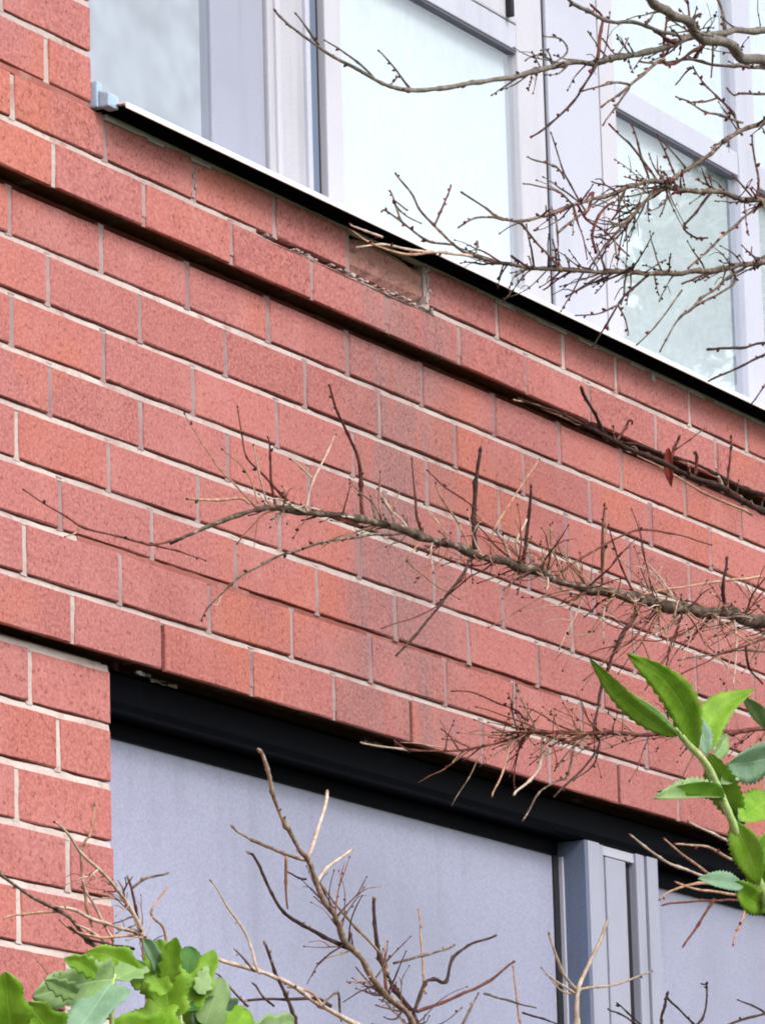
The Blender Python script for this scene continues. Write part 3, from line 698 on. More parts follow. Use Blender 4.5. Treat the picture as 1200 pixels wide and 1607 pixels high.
T(vb, [(1050, 722), (1057, 703), (1064, 690)], 3.4, 2.2, -.2, -.21, 'bark_red', .3)
T(vb, [(1060, 705), (1082, 690), (1103, 674)], 1.5, .9, -.21, -.22, 'bark_red', .0)
T(vb, [(1142, 768), (1143, 735), (1147, 688)], 2.2, 1.8, -.27, -.28, 'bark_red', .4)
T(vb, [(1090, 745), (1092, 720), (1090, 710)], 3.0, 2.2, -.24, -.25, 'bark_red', .4)
T(vb, [(1134, 772), (1132, 758), (1127, 748)], 2.6, 2.2, -.28, -.29, 'bark_pale', .0)
sprout(vb, vP, vR, 18, 0, (14, 42), ['bark_red', 'bark_dark', 'bark_tan'], (.9, 1.7), 23, (.02, .70), .3, .3, .3)

# --- shrub B: rooted further right, thin grey twigs with red buds in front of the upper windows
sb = plant('budding_shrub', None, 'bare shrub with thin grey twigs and red buds in front of the upper windows', 'shrub')
RB = (3.35, -1.25)
tr = MB(); TP = [Vector((RB[0], RB[1], GROUND-.1)), Vector((RB[0]+.03, RB[1]+.03, -2.3)), Vector((RB[0]-.04, RB[1]+.06, -1.2)), Vector((RB[0]-.02, RB[1]+.1, -.2)), Vector((RB[0]-.1, RB[1]+.15, .5)), Vector((RB[0]-.12, RB[1]+.15, 1.2))]
pp, rr = catmull(TP, [.05, .042, .035, .028, .02, .009], 5); tube(tr, pp, rr, 9, 0, .15, 6)
o = tr.build('trunk', M['bark_olive'], None, smooth=True); o.parent = sb
DB = -.55
tz = lambda z, r: [((RB[0]-.06, RB[1]+.1, z), r)]
l1, p1, r1 = stick('limb', [(1235, 118), (1200, 101), (1150, 78), (1112, 60), (1087, 41), (1047, 20), (1017, 0), (980, -30)], 9.0, 6.0, DB, DB, 'bark_olive', sb, .1, knob=.3, tipbud=False, pre=tz(.1, .014), sides=8)
l2, p2, r2 = stick('limb', [(1230, 46), (1180, 48), (1110, 52), (1060, 65), (1000, 80), (960, 89), (930, 94), (880, 101), (840, 111), (800, 121), (740, 132), (690, 138), (640, 138), (600, 130), (560, 108), (522, 90), (490, 65), (455, 38), (433, 18)], 5.6, 1.6, DB, -.30, 'bark_olive', sb, .25, 'bud_dark', knob=.3, pre=tz(.25, .012))
for pts, a, b in (([(642, 137), (620, 108), (595, 80)], 2.4, 1.4), ([(500, 70), (482, 45), (465, 22)], 2.4, 1.4), ([(588, 124), (560, 97), (540, 82), (510, 63)], 2.0, 1.3), ([(612, 132), (618, 126), (622, 120)], 1.5, 1.3),
                  ([(868, 104), (860, 92), (845, 85), (825, 94)], 2.0, 1.3), ([(868, 100), (890, 80), (880, 60), (852, 55)], 1.8, 1.1), ([(870, 102), (858, 80), (850, 78)], 1.8, 1.2)):
    T(l2, pts, a, b, -.36, -.36, 'bark_olive', .5, budmat='bud_dark')
for pts, a, b, mt in (([(885, -8), (900, 2), (925, 16), (947, 30), (1012, 40), (1048, 52), (1080, 60)], 3.2, 3.0, 'bark_olive'), ([(937, 92), (940, 60), (945, 28), (930, 10)], 2.8, 2.0, 'bark_red'), ([(937, 98), (912, 142), (900, 158), (862, 195), (834, 214)], 2.6, 1.8, 'bark_dark'),
                      ([(1042, 92), (1030, 98), (987, 135), (945, 166)], 3.0, 1.8, 'bark'), ([(988, 135), (968, 165), (947, 194)], 2.0, 1.4, 'bark'), ([(988, 133), (960, 130), (915, 142)], 2.2, 1.5, 'bark'),
                      ([(1112, 62), (1092, 78), (1060, 98), (1042, 96), (1043, 60), (1046, 25)], 3.0, 2.0, 'bark_red'), ([(1060, 66), (1050, 62), (1030, 50)], 3.5, 2.5, 'bark_red'), ([(1110, 62), (1092, 85), (1085, 92)], 3, 2.2, 'bark_dark'), ([(1095, 42), (1088, 30), (1098, 22)], 3.4, 2.6, 'bark_dark'),
                      ([(1138, 55), (1136, 25), (1125, -5)], 3.4, 2.8, 'bark'), ([(1200, 104), (1150, 103), (1100, 97), (1075, 94), (1040, 98), (1005, 96)], 2.6, 1.6, 'bark'), ([(1165, 212), (1150, 175), (1127, 152), (1107, 132), (1088, 106)], 2.4, 1.4, 'bark'),
                      ([(1165, 192), (1130, 180), (1107, 175), (1080, 158), (1062, 152)], 2.0, 1.4, 'bark'), ([(1127, 153), (1105, 160), (1080, 160)], 1.8, 1.2, 'bark_red'), ([(1205, 146), (1165, 145), (1152, 148), (1142, 140)], 2.0, 1.4, 'bark'),
                      ([(1088, 105), (1076, 112), (1062, 130)], 1.6, 1.2, 'bark_dark'), ([(945, 60), (965, 85), (985, 60)], 1.8, 1.1, 'bark'), ([(1012, 40), (1022, 25), (1032, 10)], 1.8, 1.2, 'bark')):
    T(l1, pts, a, b, DB+.03, DB+.05, mt, .45, budmat='bud')
l5, p5, r5 = stick('limb', [(1235, 172), (1200, 190), (1160, 208), (1112, 242), (1062, 277), (1046, 292), (1020, 308), (992, 335), (970, 360), (950, 385), (925, 420)], 4.2, 1.8, DB, -.42, 'bark', sb, .4, 'bud', pre=tz(-.05, .010))
l6, p6, r6 = stick('limb', [(1230, 330), (1187, 315), (1150, 307), (1112, 302), (1067, 297), (1045, 290), (1020, 283), (975, 295), (950, 307), (900, 321), (867, 335), (817, 347), (795, 346), (777, 340), (762, 327), (725, 302)], 4.4, 1.5, DB, -.36, 'bark', sb, .4, 'bud_dark', pre=tz(-.15, .010))
for pts, a, b, mt in (([(790, 345), (770, 341), (745, 342), (720, 356)], 2.0, 1.6, 'bark'), ([(814, 348), (840, 380), (858, 398), (880, 425)], 2.2, 1.4, 'bark'), ([(875, 365), (905, 340), (945, 310)], 2.4, 1.6, 'bark'), ([(1030, 284), (1015, 262), (985, 225), (957, 196)], 2.2, 1.6, 'bark'),
                      ([(1018, 280), (1007, 250), (1000, 225), (992, 198)], 2.0, 1.4, 'bark'), ([(1060, 278), (1048, 245), (1032, 213)], 1.8, 1.4, 'bark'), ([(1075, 265), (1060, 245), (1040, 222)], 1.6, 1.2, 'bark'), ([(1115, 303), (1092, 332), (1072, 356), (1090, 372), (1108, 373)], 2.4, 1.5, 'bark_dark'),
                      ([(1060, 297), (1040, 320), (1020, 330)], 1.8, 1.1, 'bark'), ([(960, 345), (975, 325), (990, 322)], 2.0, 1.4, 'bark_red'), ([(935, 398), (930, 370), (940, 340), (960, 318)], 3.0, 2.0, 'bark_red'), ([(905, 320), (920, 345), (950, 365), (985, 400)], 2.4, 1.5, 'bark_red'),
                      ([(885, 280), (870, 262), (828, 246)], 1.8, 1.3, 'bark'), ([(900, 322), (875, 300), (822, 288)], 1.7, 1.2, 'bark'), ([(918, 330), (895, 290), (880, 262), (865, 210)], 1.8, 1.1, 'bark'), ([(918, 335), (930, 300), (912, 318)], 2.4, 1.6, 'bark_red'),
                      ([(1230, 300), (1200, 318), (1150, 355), (1115, 390), (1080, 420)], 2.8, 1.5, 'bark'), ([(1187, 314), (1190, 285), (1185, 250), (1180, 215)], 2.2, 1.4, 'bark'), ([(1180, 310), (1165, 290), (1150, 275)], 2.0, 1.4, 'bark')):
    T(l6, pts, a, b, -.44, -.44, mt, .5, budmat='bud')
l7, p7, r7 = stick('limb', [(1235, 398), (1200, 406), (1150, 416), (1050, 430), (1000, 430), (950, 425), (900, 423), (850, 422), (800, 414), (775, 411), (737, 401), (710, 383), (680, 352), (657, 327), (645, 302), (622, 274)], 4.6, 1.4, DB, -.22, 'bark', sb, .4, 'bud_dark', pre=tz(-.3, .010))
for pts, a, b, mt in (([(682, 353), (692, 330), (702, 305), (707, 291)], 2.0, 1.4, 'bark_red'), ([(708, 384), (670, 378), (635, 352), (612, 335), (600, 330)], 2.2, 1.4, 'bark'), ([(632, 350), (620, 320), (612, 300)], 2.0, 1.6, 'bark'), ([(640, 330), (620, 315), (628, 330), (660, 350)], 1.6, 1.2, 'bark'),
                      ([(740, 402), (700, 397), (676, 396), (640, 391), (600, 383), (558, 388)], 2.6, 1.5, 'bark_pale'), ([(747, 402), (747, 385), (748, 378)], 1.6, 1.3, 'bark'), ([(830, 420), (815, 410), (803, 402)], 2.2, 2.0, 'bark_dark'), ([(600, 372), (575, 362), (550, 352)], 2.0, 1.2, 'bark_pale'), ([(676, 396), (630, 398), (580, 380), (552, 362)], 2.2, 1.2, 'bark_tan'),
                      ([(1018, 430), (990, 455), (970, 476), (950, 510), (930, 546)], 2.4, 1.3, 'bark_dark'), ([(1150, 418), (1150, 446), (1100, 475), (1065, 500), (1036, 550)], 2.4, 1.3, 'bark'), ([(1230, 540), (1200, 556), (1160, 575), (1113, 597)], 2.6, 1.6, 'bark_dark'), ([(1230, 560), (1205, 595), (1180, 632)], 2.0, 1.2, 'bark'),
                      ([(952, 426), (930, 440), (890, 465)], 1.8, 1.2, 'bark'), ([(970, 478), (980, 500), (985, 525)], 1.5, 1.0, 'bark'), ([(1065, 500), (1100, 470), (1150, 430), (1210, 395)], 2.2, 1.8, 'bark'), ([(1070, 445), (1110, 430), (1190, 410)], 2.0, 1.4, 'bark_red'), ([(970, 478), (940, 492), (905, 495)], 1.6, 1.0, 'bark'),
                      ([(1110, 548), (1160, 545), (1215, 535)], 2.4, 2.0, 'bark_dark'), ([(1070, 455), (1030, 510), (1000, 540)], 1.6, 1.0, 'bark')):
    T(l7, pts, a, b, -.42, -.38, mt, .45, budmat='bud')
for (L_, P_, R_, n, lo_, hi_, sd) in ((l1, p1, r1, 14, .05, .9, 31), (l2, p2, r2, 40, .0, .5, 32), (l5, p5, r5, 44, .0, .9, 33), (l6, p6, r6, 60, .0, .72, 34), (l7, p7, r7, 74, .0, .6, 35)):
    sprout(L_, P_, R_, n, 0, (18, 72), ['bark', 'bark', 'bark_olive', 'bark_red', 'bark_dark'], (1.0, 1.9), sd, (lo_, hi_), .15, .45, .5, 'bud' if sd == 34 else 'bud_dark')

# --- shrub C: upright bare shrub before the lower window
sc = plant('bare_shrub', None, 'bare upright shrub with forked grey twigs in front of the lower lavender panel', 'shrub')
YC = -.35
def root(x, y, r): return [((x, y, GROUND-.05), r*1.6), ((x+.03, y+.02, -2.3), r*1.3), ((x-.02, y, -1.5), r)]
b0 = at(650, 1640, YC)
s1, q1, v1 = stick('limb', [(655, 1680), (645, 1600), (600, 1560), (557, 1495), (540, 1475), (528, 1450), (512, 1420), (496, 1382), (484, 1350), (472, 1335), (450, 1295), (430, 1242), (420, 1207), (409, 1180)], 5.5, 3.0, YC, YC-.02, 'bark_mid', sc, .25, 'bark_mid', knob=.35, pre=root(b0.x, b0.y, .006))
for pts, a, b, mt in (([(483, 1345), (497, 1307), (513, 1246)], 3.2, 2.8, 'bark_pale'), ([(482, 1350), (445, 1340), (420, 1330), (395, 1317), (366, 1299)], 3.0, 2.2, 'bark_mid'), ([(497, 1384), (515, 1362), (551, 1334)], 2.8, 2.4, 'bark_pale'), ([(480, 1380), (470, 1378), (450, 1368)], 1.6, 1.2, 'bark_dark'),
                      ([(557, 1494), (505, 1467), (475, 1452), (447, 1432), (425, 1402), (405, 1360), (393, 1340)], 3.4, 2.2, 'bark_dark'), ([(449, 1345), (448, 1385), (451, 1424)], 2.6, 1.6, 'bark_tan'), ([(610, 1530), (600, 1505), (560, 1457), (524, 1415), (505, 1390)], 3.0, 1.8, 'bark_mid'),
                      ([(408, 1528), (402, 1512), (395, 1485), (382, 1455), (357, 1422), (332, 1384)], 2.6, 1.6, 'bark_pale'), ([(600, 1625), (562, 1605), (505, 1577), (470, 1557), (440, 1540), (400, 1524), (326, 1503)], 4.2, 3.0, 'bark_pale'), ([(468, 1630), (460, 1600), (450, 1562), (432, 1525), (417, 1484)], 3.6, 2.4, 'bark_dark'),
                      ([(400, 1525), (388, 1510), (370, 1492)], 2.0, 1.4, 'bark_dark'), ([(390, 1580), (377, 1567), (360, 1550), (342, 1530)], 2.0, 1.4, 'bark_dark'), ([(520, 1580), (495, 1567), (450, 1567), (387, 1571)], 3.2, 2.0, 'bark_dark'), ([(430, 1580), (412, 1565), (398, 1545)], 2.0, 1.4, 'bark_dark'),
                      ([(652, 1640), (648, 1605), (643, 1588), (620, 1550), (600, 1502), (590, 1450), (587, 1412)], 4.6, 3.0, 'bark_dark'), ([(648, 1590), (665, 1545), (680, 1538), (700, 1541), (710, 1505), (735, 1485), (777, 1469)], 3.4, 2.0, 'bark_dark'), ([(618, 1512), (665, 1500), (712, 1484)], 2.4, 1.8, 'bark'),
                      ([(655, 1588), (725, 1560), (765, 1540), (806, 1510)], 3.2, 2.0, 'bark_red'), ([(668, 1560), (665, 1530), (660, 1470), (657, 1430)], 2.0, 1.4, 'bark_tan'), ([(716, 1625), (735, 1590), (750, 1560)], 2.4, 1.6, 'bark'), ([(818, 1620), (815, 1600), (805, 1520)], 2.2, 1.4, 'bark_tan'),
                      ([(760, 1560), (800, 1572), (840, 1582)], 2.0, 1.2, 'bark'), ([(645, 1590), (620, 1580), (590, 1555), (560, 1520)], 2.4, 1.4, 'bark'), ([(500, 1580), (530, 1560), (535, 1600)], 2.4, 1.6, 'bark'), ([(505, 1577), (490, 1560), (470, 1552), (455, 1550)], 2.4, 1.6, 'bark_tan'), ([(820, 1590), (850, 1600), (880, 1610)], 1.8, 1.2, 'bark_dark')):
    T(s1, pts, a, b, YC, YC+.03, mt, .2, budmat='bark_mid')
sprout(s1, q1, v1, 40, 0, (30, 110), ['bark_tan', 'bark', 'bark_mid', 'bark_dark', 'bark_rust'], (1.0, 2.0), 41, (.0, .42), .3, .6, .3, 'bud')
# pale forked stem before the mullion
sd_ = plant('pale_stem', None, 'pale cream forked stem in front of the lower mullion', 'stem')
b1 = at(905, 1640, -.4)
s2, q2, v2 = stick('limb', [(906, 1660), (905, 1607), (907, 1552), (925, 1510), (955, 1443)], 4.6, 2.6, -.4, -.41, 'bark_pale', sd_, .0, knob=.2, pre=root(b1.x, b1.y, .005))
for pts, a, b in (([(907, 1556), (893, 1540), (880, 1520), (862, 1468)], 3.4, 1.8), ([(908, 1553), (940, 1549), (970, 1545), (1022, 1525)], 2.6, 1.6), ([(905, 1560), (885, 1548), (858, 1530)], 2.4, 1.5), ([(905, 1562), (880, 1555), (865, 1538), (850, 1520)], 1.6, 1.0)):
    T(s2, pts, a, b, -.4, -.41, 'bark_pale', .12, budmat='bark_mid')
# small dark twigs at the lower right corner
sg = plant('bare_shrub', None, 'low bare shrub with thin dark twigs before the right-hand lavender panel', 'shrub')
b2 = at(1060, 1680, -.42)
s3, q3, v3 = stick('limb', [(1055, 1700), (1048, 1640), (1036, 1605), (1043, 1580), (1046, 1563)], 3.2, 2.2, -.42, -.43, 'bark_dark', sg, .2, pre=root(b2.x, b2.y, .004))
for pts, a, b in (([(1046, 1565), (1062, 1582), (1085, 1605), (1110, 1625)], 2.2, 1.4), ([(1050, 1640), (1100, 1600), (1108, 1550), (1102, 1545)], 2.0, 1.2), ([(1060, 1650), (1140, 1610), (1200, 1590), (1215, 1580)], 2.6, 1.6), ([(1200, 1592), (1180, 1578), (1158, 1570)], 1.8, 1.2), ([(1040, 1625), (1000, 1610), (970, 1590), (955, 1585)], 1.8, 1.2), ([(1010, 1612), (985, 1590), (968, 1575)], 1.5, 1.0)):
    T(s3, pts, a, b, -.42, -.42, 'bark_dark', .4)
# dry straw-coloured twigs beside the lower left wall
si = plant('dry_twigs', None, 'tangle of dry straw-coloured twigs against the lower left brickwork', 'twigs')
YI = -.28
b3 = at(230, 1660, YI)
s4, q4, v4 = stick('limb', [(232, 1700), (235, 1600), (228, 1500), (222, 1467), (217, 1448), (202, 1417), (185, 1397), (155, 1365), (125, 1335), (107, 1310), (87, 1291)], 4.5, 1.8, YI, YI-.02, 'bark_pale', si, .15, 'bud', pre=root(b3.x, b3.y, .006))
for pts, a, b, mt in (([(129, 1335), (133, 1320), (140, 1307), (148, 1266)], 2.4, 1.8, 'bark_tan'), ([(145, 1455), (137, 1425), (129, 1375), (127, 1336)], 2.6, 1.8, 'bark_tan'), ([(178, 1478), (150, 1425), (135, 1402), (129, 1380)], 2.8, 1.6, 'bark_pale'),
                      ([(175, 1500), (140, 1478), (105, 1442), (85, 1427), (72, 1420), (37, 1400), (4, 1374), (-10, 1360)], 3.4, 2.2, 'bark'), ([(95, 1432), (77, 1431), (37, 1435), (8, 1441)], 2.4, 1.6, 'bark_tan'), ([(222, 1466), (187, 1455), (150, 1445), (120, 1430), (92, 1424)], 3.4, 2.4, 'bark_pale'),
                      ([(225, 1478), (222, 1467), (212, 1425), (202, 1381)], 2.8, 2.0, 'bark_red'), ([(206, 1396), (230, 1380), (262, 1371)], 2.4, 1.8, 'bark'), ([(262, 1480), (255, 1455), (237, 1432), (262, 1394)], 2.4, 1.4, 'bark_tan'), ([(222, 1470), (190, 1468), (160, 1470), (120, 1462), (95, 1445)], 2.6, 1.6, 'bark_tan'),
                      ([(210, 1490), (170, 1482), (135, 1475), (110, 1455)], 2.6, 1.8, 'bark_dark'), ([(165, 1480), (140, 1460), (118, 1450)], 2.2, 1.4, 'bark_pale'), ([(110, 1550), (85, 1540), (60, 1510)], 1.8, 1.0, 'bark_tan')):
    T(si, pts, a, b, YI, YI-.01, mt, .15, budmat='bark_mid')
sprout(si, q4, v4, 26, 0, (30, 90), ['bark_tan', 'bark_pale', 'bark', 'bark_rust'], (1.0, 1.8), 51, (.1, .7), .1, .6, .1, 'bark_mid', dirbias=(-.5, 0))

# ------------------------------------------------------------------ leaves
def leaf(parent, base, tip, w, y0, y1, tilt=0, fold=.15, curl=.1, serr=.06, lobes=0, top='leaf', bot='leaf_under', flip=False, bend=0, n=14, seed=0, name='leaf', thick=.0004, petiole=None, prof=.85, side=0, rnd=.75):
    """leaf blade from base to tip (photograph pixels, depths y0,y1); tilt turns the blade about its length"""
    r = random.Random(seed*13+5); B = at(*base, y0); E = at(*tip, y1); k = pxsize(B); ax = E-B; L = ax.length; ax.normalize()
    view = (CAM-B).normalized(); W = ax.cross(view).normalized(); N = W.cross(ax).normalized()
    if N.dot(view) < 0: N = -N
    q = Matrix.Rotation(math.radians(tilt), 3, ax); W = q @ W; N = q @ N
    m = 6; hw = w*k*.5; V = []; UV = []
    for a in range(n+1):
        s = a/n
        prf = math.sin(math.pi*s**prof)**rnd if 0 < s < 1 else 0.02
        if lobes: prf *= 1 + .19*math.sin(s*math.pi*lobes*2.6+.6)*(1-s*.3)
        for b in range(m+1):
            tt = b/m*2-1; e = prf
            if abs(tt) > .9: e *= 1 + serr*(1 if a % 2 else -1) + r.uniform(-.3, .3)*serr
            x = tt*hw*e
            zoff = abs(tt)*hw*e*fold*2 - curl*L*s*s + noise.noise(Vector((s*3.1, tt*1.7, seed*3.3)))*hw*.16
            V.append(B + ax*(L*s) + W*(x + bend*L*math.sin(math.pi*s)*.5) + N*(zoff)); UV.append((s, b/m))
    Fc = []
    for a in range(n):
        for b in range(m): Fc.append((a*(m+1)+b, a*(m+1)+b+1, (a+1)*(m+1)+b+1, (a+1)*(m+1)+b))
    nv = len(V); sgn = -1 if flip else 1
    V2 = [v + N*(thick*sgn) for v in V]
    VV = V2 + V; FF = Fc + [tuple(nv+i for i in f[::-1]) for f in Fc]
    rim = [a*(m+1) for a in range(n+1)] + [n*(m+1)+b for b in range(1, m+1)] + [a*(m+1)+m for a in range(n-1, -1, -1)] + [b for b in range(m-1, 0, -1)]
    for i in range(len(rim)): FF.append((rim[i], rim[(i+1) % len(rim)], nv+rim[(i+1) % len(rim)], nv+rim[i]))
    idx = [0]*len(Fc) + [1]*len(Fc) + [1]*len(rim)
    me = bpy.data.meshes.new(name); me.from_pydata([tuple(v) for v in VV], [], FF); me.update()
    me.materials.append(M[top]); me.materials.append(M[bot]); me.polygons.foreach_set('material_index', idx)
    me.polygons.foreach_set('use_smooth', [True]*len(FF))
    ul = me.uv_layers.new(name='UVMap'); UU = UV+UV
    for lp_ in me.loops: ul.data[lp_.index].uv = UU[lp_.vertex_index]
    o = bpy.data.objects.new(name, me); link(o, parent)
    if petiole:
        mb = MB(); Pp, Rr = catmull([at(*petiole, y0), at(*petiole, y0).lerp(B, .5), B], [1.6*k, 1.3*k, 1.0*k], 3); tube(mb, Pp, Rr, 6, 0, .1, seed)
        q_ = mesh_obj('petiole', mb.V, mb.F, M['stem'], None, mb.I, True); q_.parent = o
    return o
# red dried leaf hanging on the dark stem
lf = leaf(vb, (1049, 702), (1052, 764), 17, -.23, -.23, 25, .3, .05, .03, top='red_leaf', bot='red_leaf', seed=1, name='dried_leaf')
# leafy plant at the right edge
gr = plant('leafy_plant', None, 'leafy green stem with long serrated leaves at the right edge', 'plant')
YR = -.62
b4 = at(1230, 1480, YR)
st, _, _ = stick('stem', [(1240, 1500), (1205, 1420), (1175, 1350), (1148, 1290), (1128, 1240), (1100, 1190), (1072, 1158), (1058, 1142)], 8.5, 4.6, YR, YR, 'stem', gr, 0, knob=.1, wob=.3, sides=8, pre=[((b4.x+.22, b4.y-.1, GROUND-.05), .009), ((b4.x+.2, b4.y-.06, -2.3), .008), ((b4.x+.09, b4.y-.02, -1.35), .007)])
LR_ = [((1062, 1156), (934, 1044), 42, -8, .12, .05, 'leaf', 'leaf_under', -.07), ((1092, 1182), (994, 1036), 70, 8, .10, .08, 'leaf', 'leaf_under', .20), ((1062, 1150), (985, 1085), 22, 20, .1, .05, 'leaf_pale', 'leaf_under', 0),
       ((1108, 1185), (1086, 1112), 44, 30, .25, .1, 'leaf_under', 'leaf', 0), ((1112, 1180), (1178, 1094), 62, -12, .2, -.12, 'leaf', 'leaf_under', -.35), ((1168, 1094), (1200, 1150), 34, 15, .2, .2, 'leaf_pale', 'leaf_under', -.2), ((1118, 1190), (1150, 1150), 34, 30, .2, .1, 'leaf_pale', 'leaf_under', 0),
       ((1112, 1182), (1170, 1300), 66, 5, .1, .05, 'leaf', 'leaf_under', .05), ((1134, 1250), (1034, 1246), 52, 42, .5, .04, 'leaf_pale', 'leaf', 0), ((1134, 1254), (1040, 1252), 40, -40, .2, .06, 'leaf', 'leaf_under', .18),
       ((1140, 1200), (1235, 1190), 90, 25, .15, .06, 'leaf_under', 'leaf', 0), ((1160, 1290), (1225, 1235), 74, -10, .15, .1, 'leaf', 'leaf_under', 0), ((1150, 1290), (1190, 1390), 66, 10, .12, .05, 'leaf', 'leaf_under', -.08),
       ((1165, 1390), (1106, 1376), 40, 30, .2, .08, 'leaf_under', 'leaf', 0), ((1150, 1384), (1225, 1430), 56, -5, .15, .08, 'leaf', 'leaf_under', .1), ((1130, 1230), (1165, 1195), 40, 10, .2, .1, 'leaf_pale', 'leaf_under', 0), ((1180, 1330), (1235, 1330), 80, 10, .15, .1, 'leaf', 'leaf_under', 0), ((1180, 1350), (1215, 1420), 60, 10, .15, .1, 'leaf', 'leaf_under', 0)]
for i, (a, b, w, ti, fo, cu, tp, bt, be) in enumerate(LR_):
    leaf(gr, a, b, w*.78, YR, YR-.02+.012*(i % 4), ti, fo, cu, .085, 0, tp, bt, bend=be, seed=i+20, n=26)
for i, pts in enumerate(([(1130, 1385), (1085, 1352), (1042, 1317)], [(1150, 1395), (1100, 1377), (1065, 1362), (1035, 1347), (1012, 1330), (989, 1311)], [(1140, 1390), (1095, 1388), (1050, 1400), (1035, 1412)], [(1200, 1420), (1180, 1415), (1100, 1414), (1040, 1421)], [(1172, 1418), (1162, 1450), (1150, 1482)], [(1165, 1330), (1120, 1310), (1080, 1290)], [(1150, 1350), (1110, 1330), (1060, 1325)], [(1120, 1412), (1095, 1450), (1072, 1485)], [(1165, 1405), (1110, 1400), (1060, 1385)])):
    T(sg, pts, 2.4, 1.5, -.34, -.34, ('bark_tan', 'bark_pale', 'bark_tan', 'bark_red')[i % 4], .25, budmat='bud')
# leafy plant in the lower left corner
gl = plant('leafy_plant', None, 'bright green lobed leaves in the lower left corner', 'plant')
YG = -.55
b5 = at(176, 1640, YG)
stick('stem', [(180, 1700), (177, 1640), (175, 1590), (176, 1545), (180, 1530)], 4.6, 3.2, YG, YG, 'stem', gl, 0, knob=.1, wob=.3, pre=[((b5.x+.05, b5.y-.05, GROUND-.05), .009), ((b5.x+.03, b5.y-.02, -2.3), .008)])
stick('stem', [(290, 1700), (287, 1640), (282, 1590), (280, 1570)], 4.0, 3.0, YG, YG, 'stem', gl, 0, knob=.1, wob=.3, pre=[((b5.x+.15, b5.y-.05, GROUND-.05), .008), ((b5.x+.14, b5.y-.02, -2.3), .007)])
LG = [((20, 1640), (8, 1528), 76, 0, .1, .05, 'leaf', 2, 0), ((95, 1640), (48, 1578), 70, 10, .15, .1, 'leaf', 2, 0), ((180, 1536), (64, 1566), 84, -15, .12, .08, 'leaf_pale', 2, .05), ((222, 1546), (128, 1494), 46, 10, .15, -.08, 'leaf', 2, .25), ((176, 1545), (112, 1628), 84, 25, .12, .06, 'leaf_under', 1, 0),
      ((180, 1538), (232, 1512), 50, -30, .2, .08, 'leaf_pale', 2, 0), ((268, 1600), (250, 1474), 84, -5, .12, .04, 'leaf', 2, 0), ((290, 1590), (300, 1482), 62, 12, .12, .05, 'leaf_dark', 1, 0), ((296, 1590), (336, 1490), 48, -10, .15, .05, 'leaf', 2, 0), ((290, 1640), (190, 1608), 76, 12, .12, .1, 'leaf', 2, 0),
      ((230, 1640), (262, 1562), 76, -8, .15, .05, 'leaf', 2, 0), ((300, 1580), (382, 1592), 70, 24, .15, .08, 'leaf_under', 2, 0), ((320, 1610), (350, 1535), 60, 24, .15, .08, 'leaf_pale', 1, 0), ((340, 1640), (396, 1580), 60, 5, .15, .1, 'leaf', 2, 0), ((380, 1630), (470, 1600), 52, 12, .12, .05, 'leaf_pale', 2, 0), ((330, 1650), (300, 1570), 70, -8, .15, .05, 'leaf', 2, 0), ((250, 1520), (228, 1476), 34, 30, .2, .05, 'leaf_under', 1, 0),
      ((150, 1530), (104, 1506), 34, 10, .15, .05, 'leaf', 3, .1), ((120, 1560), (72, 1540), 34, -10, .15, .05, 'leaf_pale', 3, 0), ((262, 1560), (222, 1508), 44, 14, .15, .05, 'leaf', 3, 0), ((262, 1540), (276, 1472), 40, -8, .15, .05, 'leaf', 3, 0), ((310, 1560), (332, 1516), 34, 10, .15, .05, 'leaf_pale', 3, 0)]
for i, (a, b, w, ti, fo, cu, tp, lo_, be) in enumerate(LG):
    leaf(gl, a, b, w*.9, YG-.012*(i > 16), YG-.02+.014*(i % 4)-.012*(i > 16), ti, fo, cu, .055, lo_, tp, 'leaf_under' if tp != 'leaf_under' else 'leaf', bend=be, seed=i+50, n=30, prof=.7, rnd=.5)

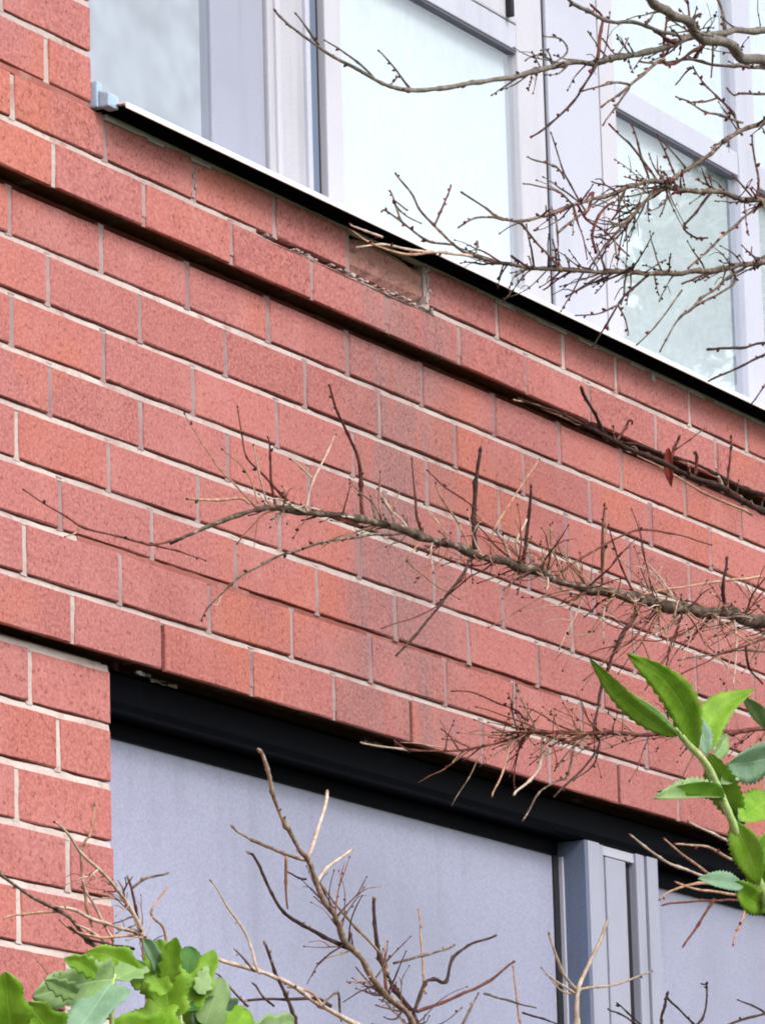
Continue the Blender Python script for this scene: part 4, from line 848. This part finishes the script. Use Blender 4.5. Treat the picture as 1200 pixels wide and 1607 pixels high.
# ------------------------------------------------------------------ tree across the garden, mirrored in the window
def far_tree():
    g0 = at(1075, 500, .08); d = (g0-CAM).normalized(); d.y = -d.y
    c = g0 + d*26.0
    o = empty('garden_tree', (c.x+.9, c.y, GROUND)); tag(o, 'pale green garden tree mirrored in the upper right window pane', 'tree')
    r = random.Random(8); H = c.z - GROUND
    mb = MB(); P, R = catmull([Vector((0, 0, -.1)), Vector((.1, 0, H*.3)), Vector((-.05, .1, H*.65)), Vector((.05, 0, H*1.05))], [.2, .15, .1, .03], 5); tube(mb, P, R, 9, 0, .1, 2)
    for k in range(14):
        z = H*r.uniform(.35, .95); a = r.uniform(0, 6.28); L = r.uniform(.8, 1.7)*(1.25-z/H*.6)
        e = Vector((math.cos(a)*L, math.sin(a)*L, z+L*.5)); tube(mb, [Vector((0, 0, z)).lerp(e, s/5)+Vector((0, 0, .1*math.sin(s))) for s in range(6)], [.05*(1-s/6.5) for s in range(6)], 6, 0, .1, k)
    t_ = mesh_obj('trunk', mb.V, mb.F, M['bark'], None, mb.I, True); t_.parent = o
    V = []; Fc = []
    cl = []
    for k in range(150):
        a = r.uniform(0, 6.28); zz = r.uniform(.35, 1.10); rad = 1.9*math.sqrt(max(.02, 1-((zz-.62)/.45)**2))*math.sqrt(r.random())
        cl.append((Vector((math.cos(a)*rad, math.sin(a)*rad, H*zz)), r.uniform(.22, .5)))
    for c_, rr_ in cl:
        for k in range(170):
            p = c_ + Vector((r.gauss(0, 1), r.gauss(0, 1), r.gauss(0, .8)))*rr_*.5; s = r.uniform(.04, .08)
            u = Vector((r.uniform(-1, 1), r.uniform(-1, 1), r.uniform(-1, 1))).normalized(); v = u.orthogonal().normalized()
            n = len(V); V += [p-u*s*1.5, p+v*s*.7, p+u*s*1.5, p-v*s*.7]; Fc.append((n, n+1, n+2, n+3))
    me_ = mesh_obj('crown', V, Fc, M['crown']); me_.parent = o
cm = mat('tree_leaves', (.07, .12, .05), .6, .3); t = NT(cm); t.col(t.ramp(t.noise(t.pos(), 3, 3), (.35, (.04, .09, .035)), (.65, (.10, .16, .07)))); M['crown'] = cm
far_tree()
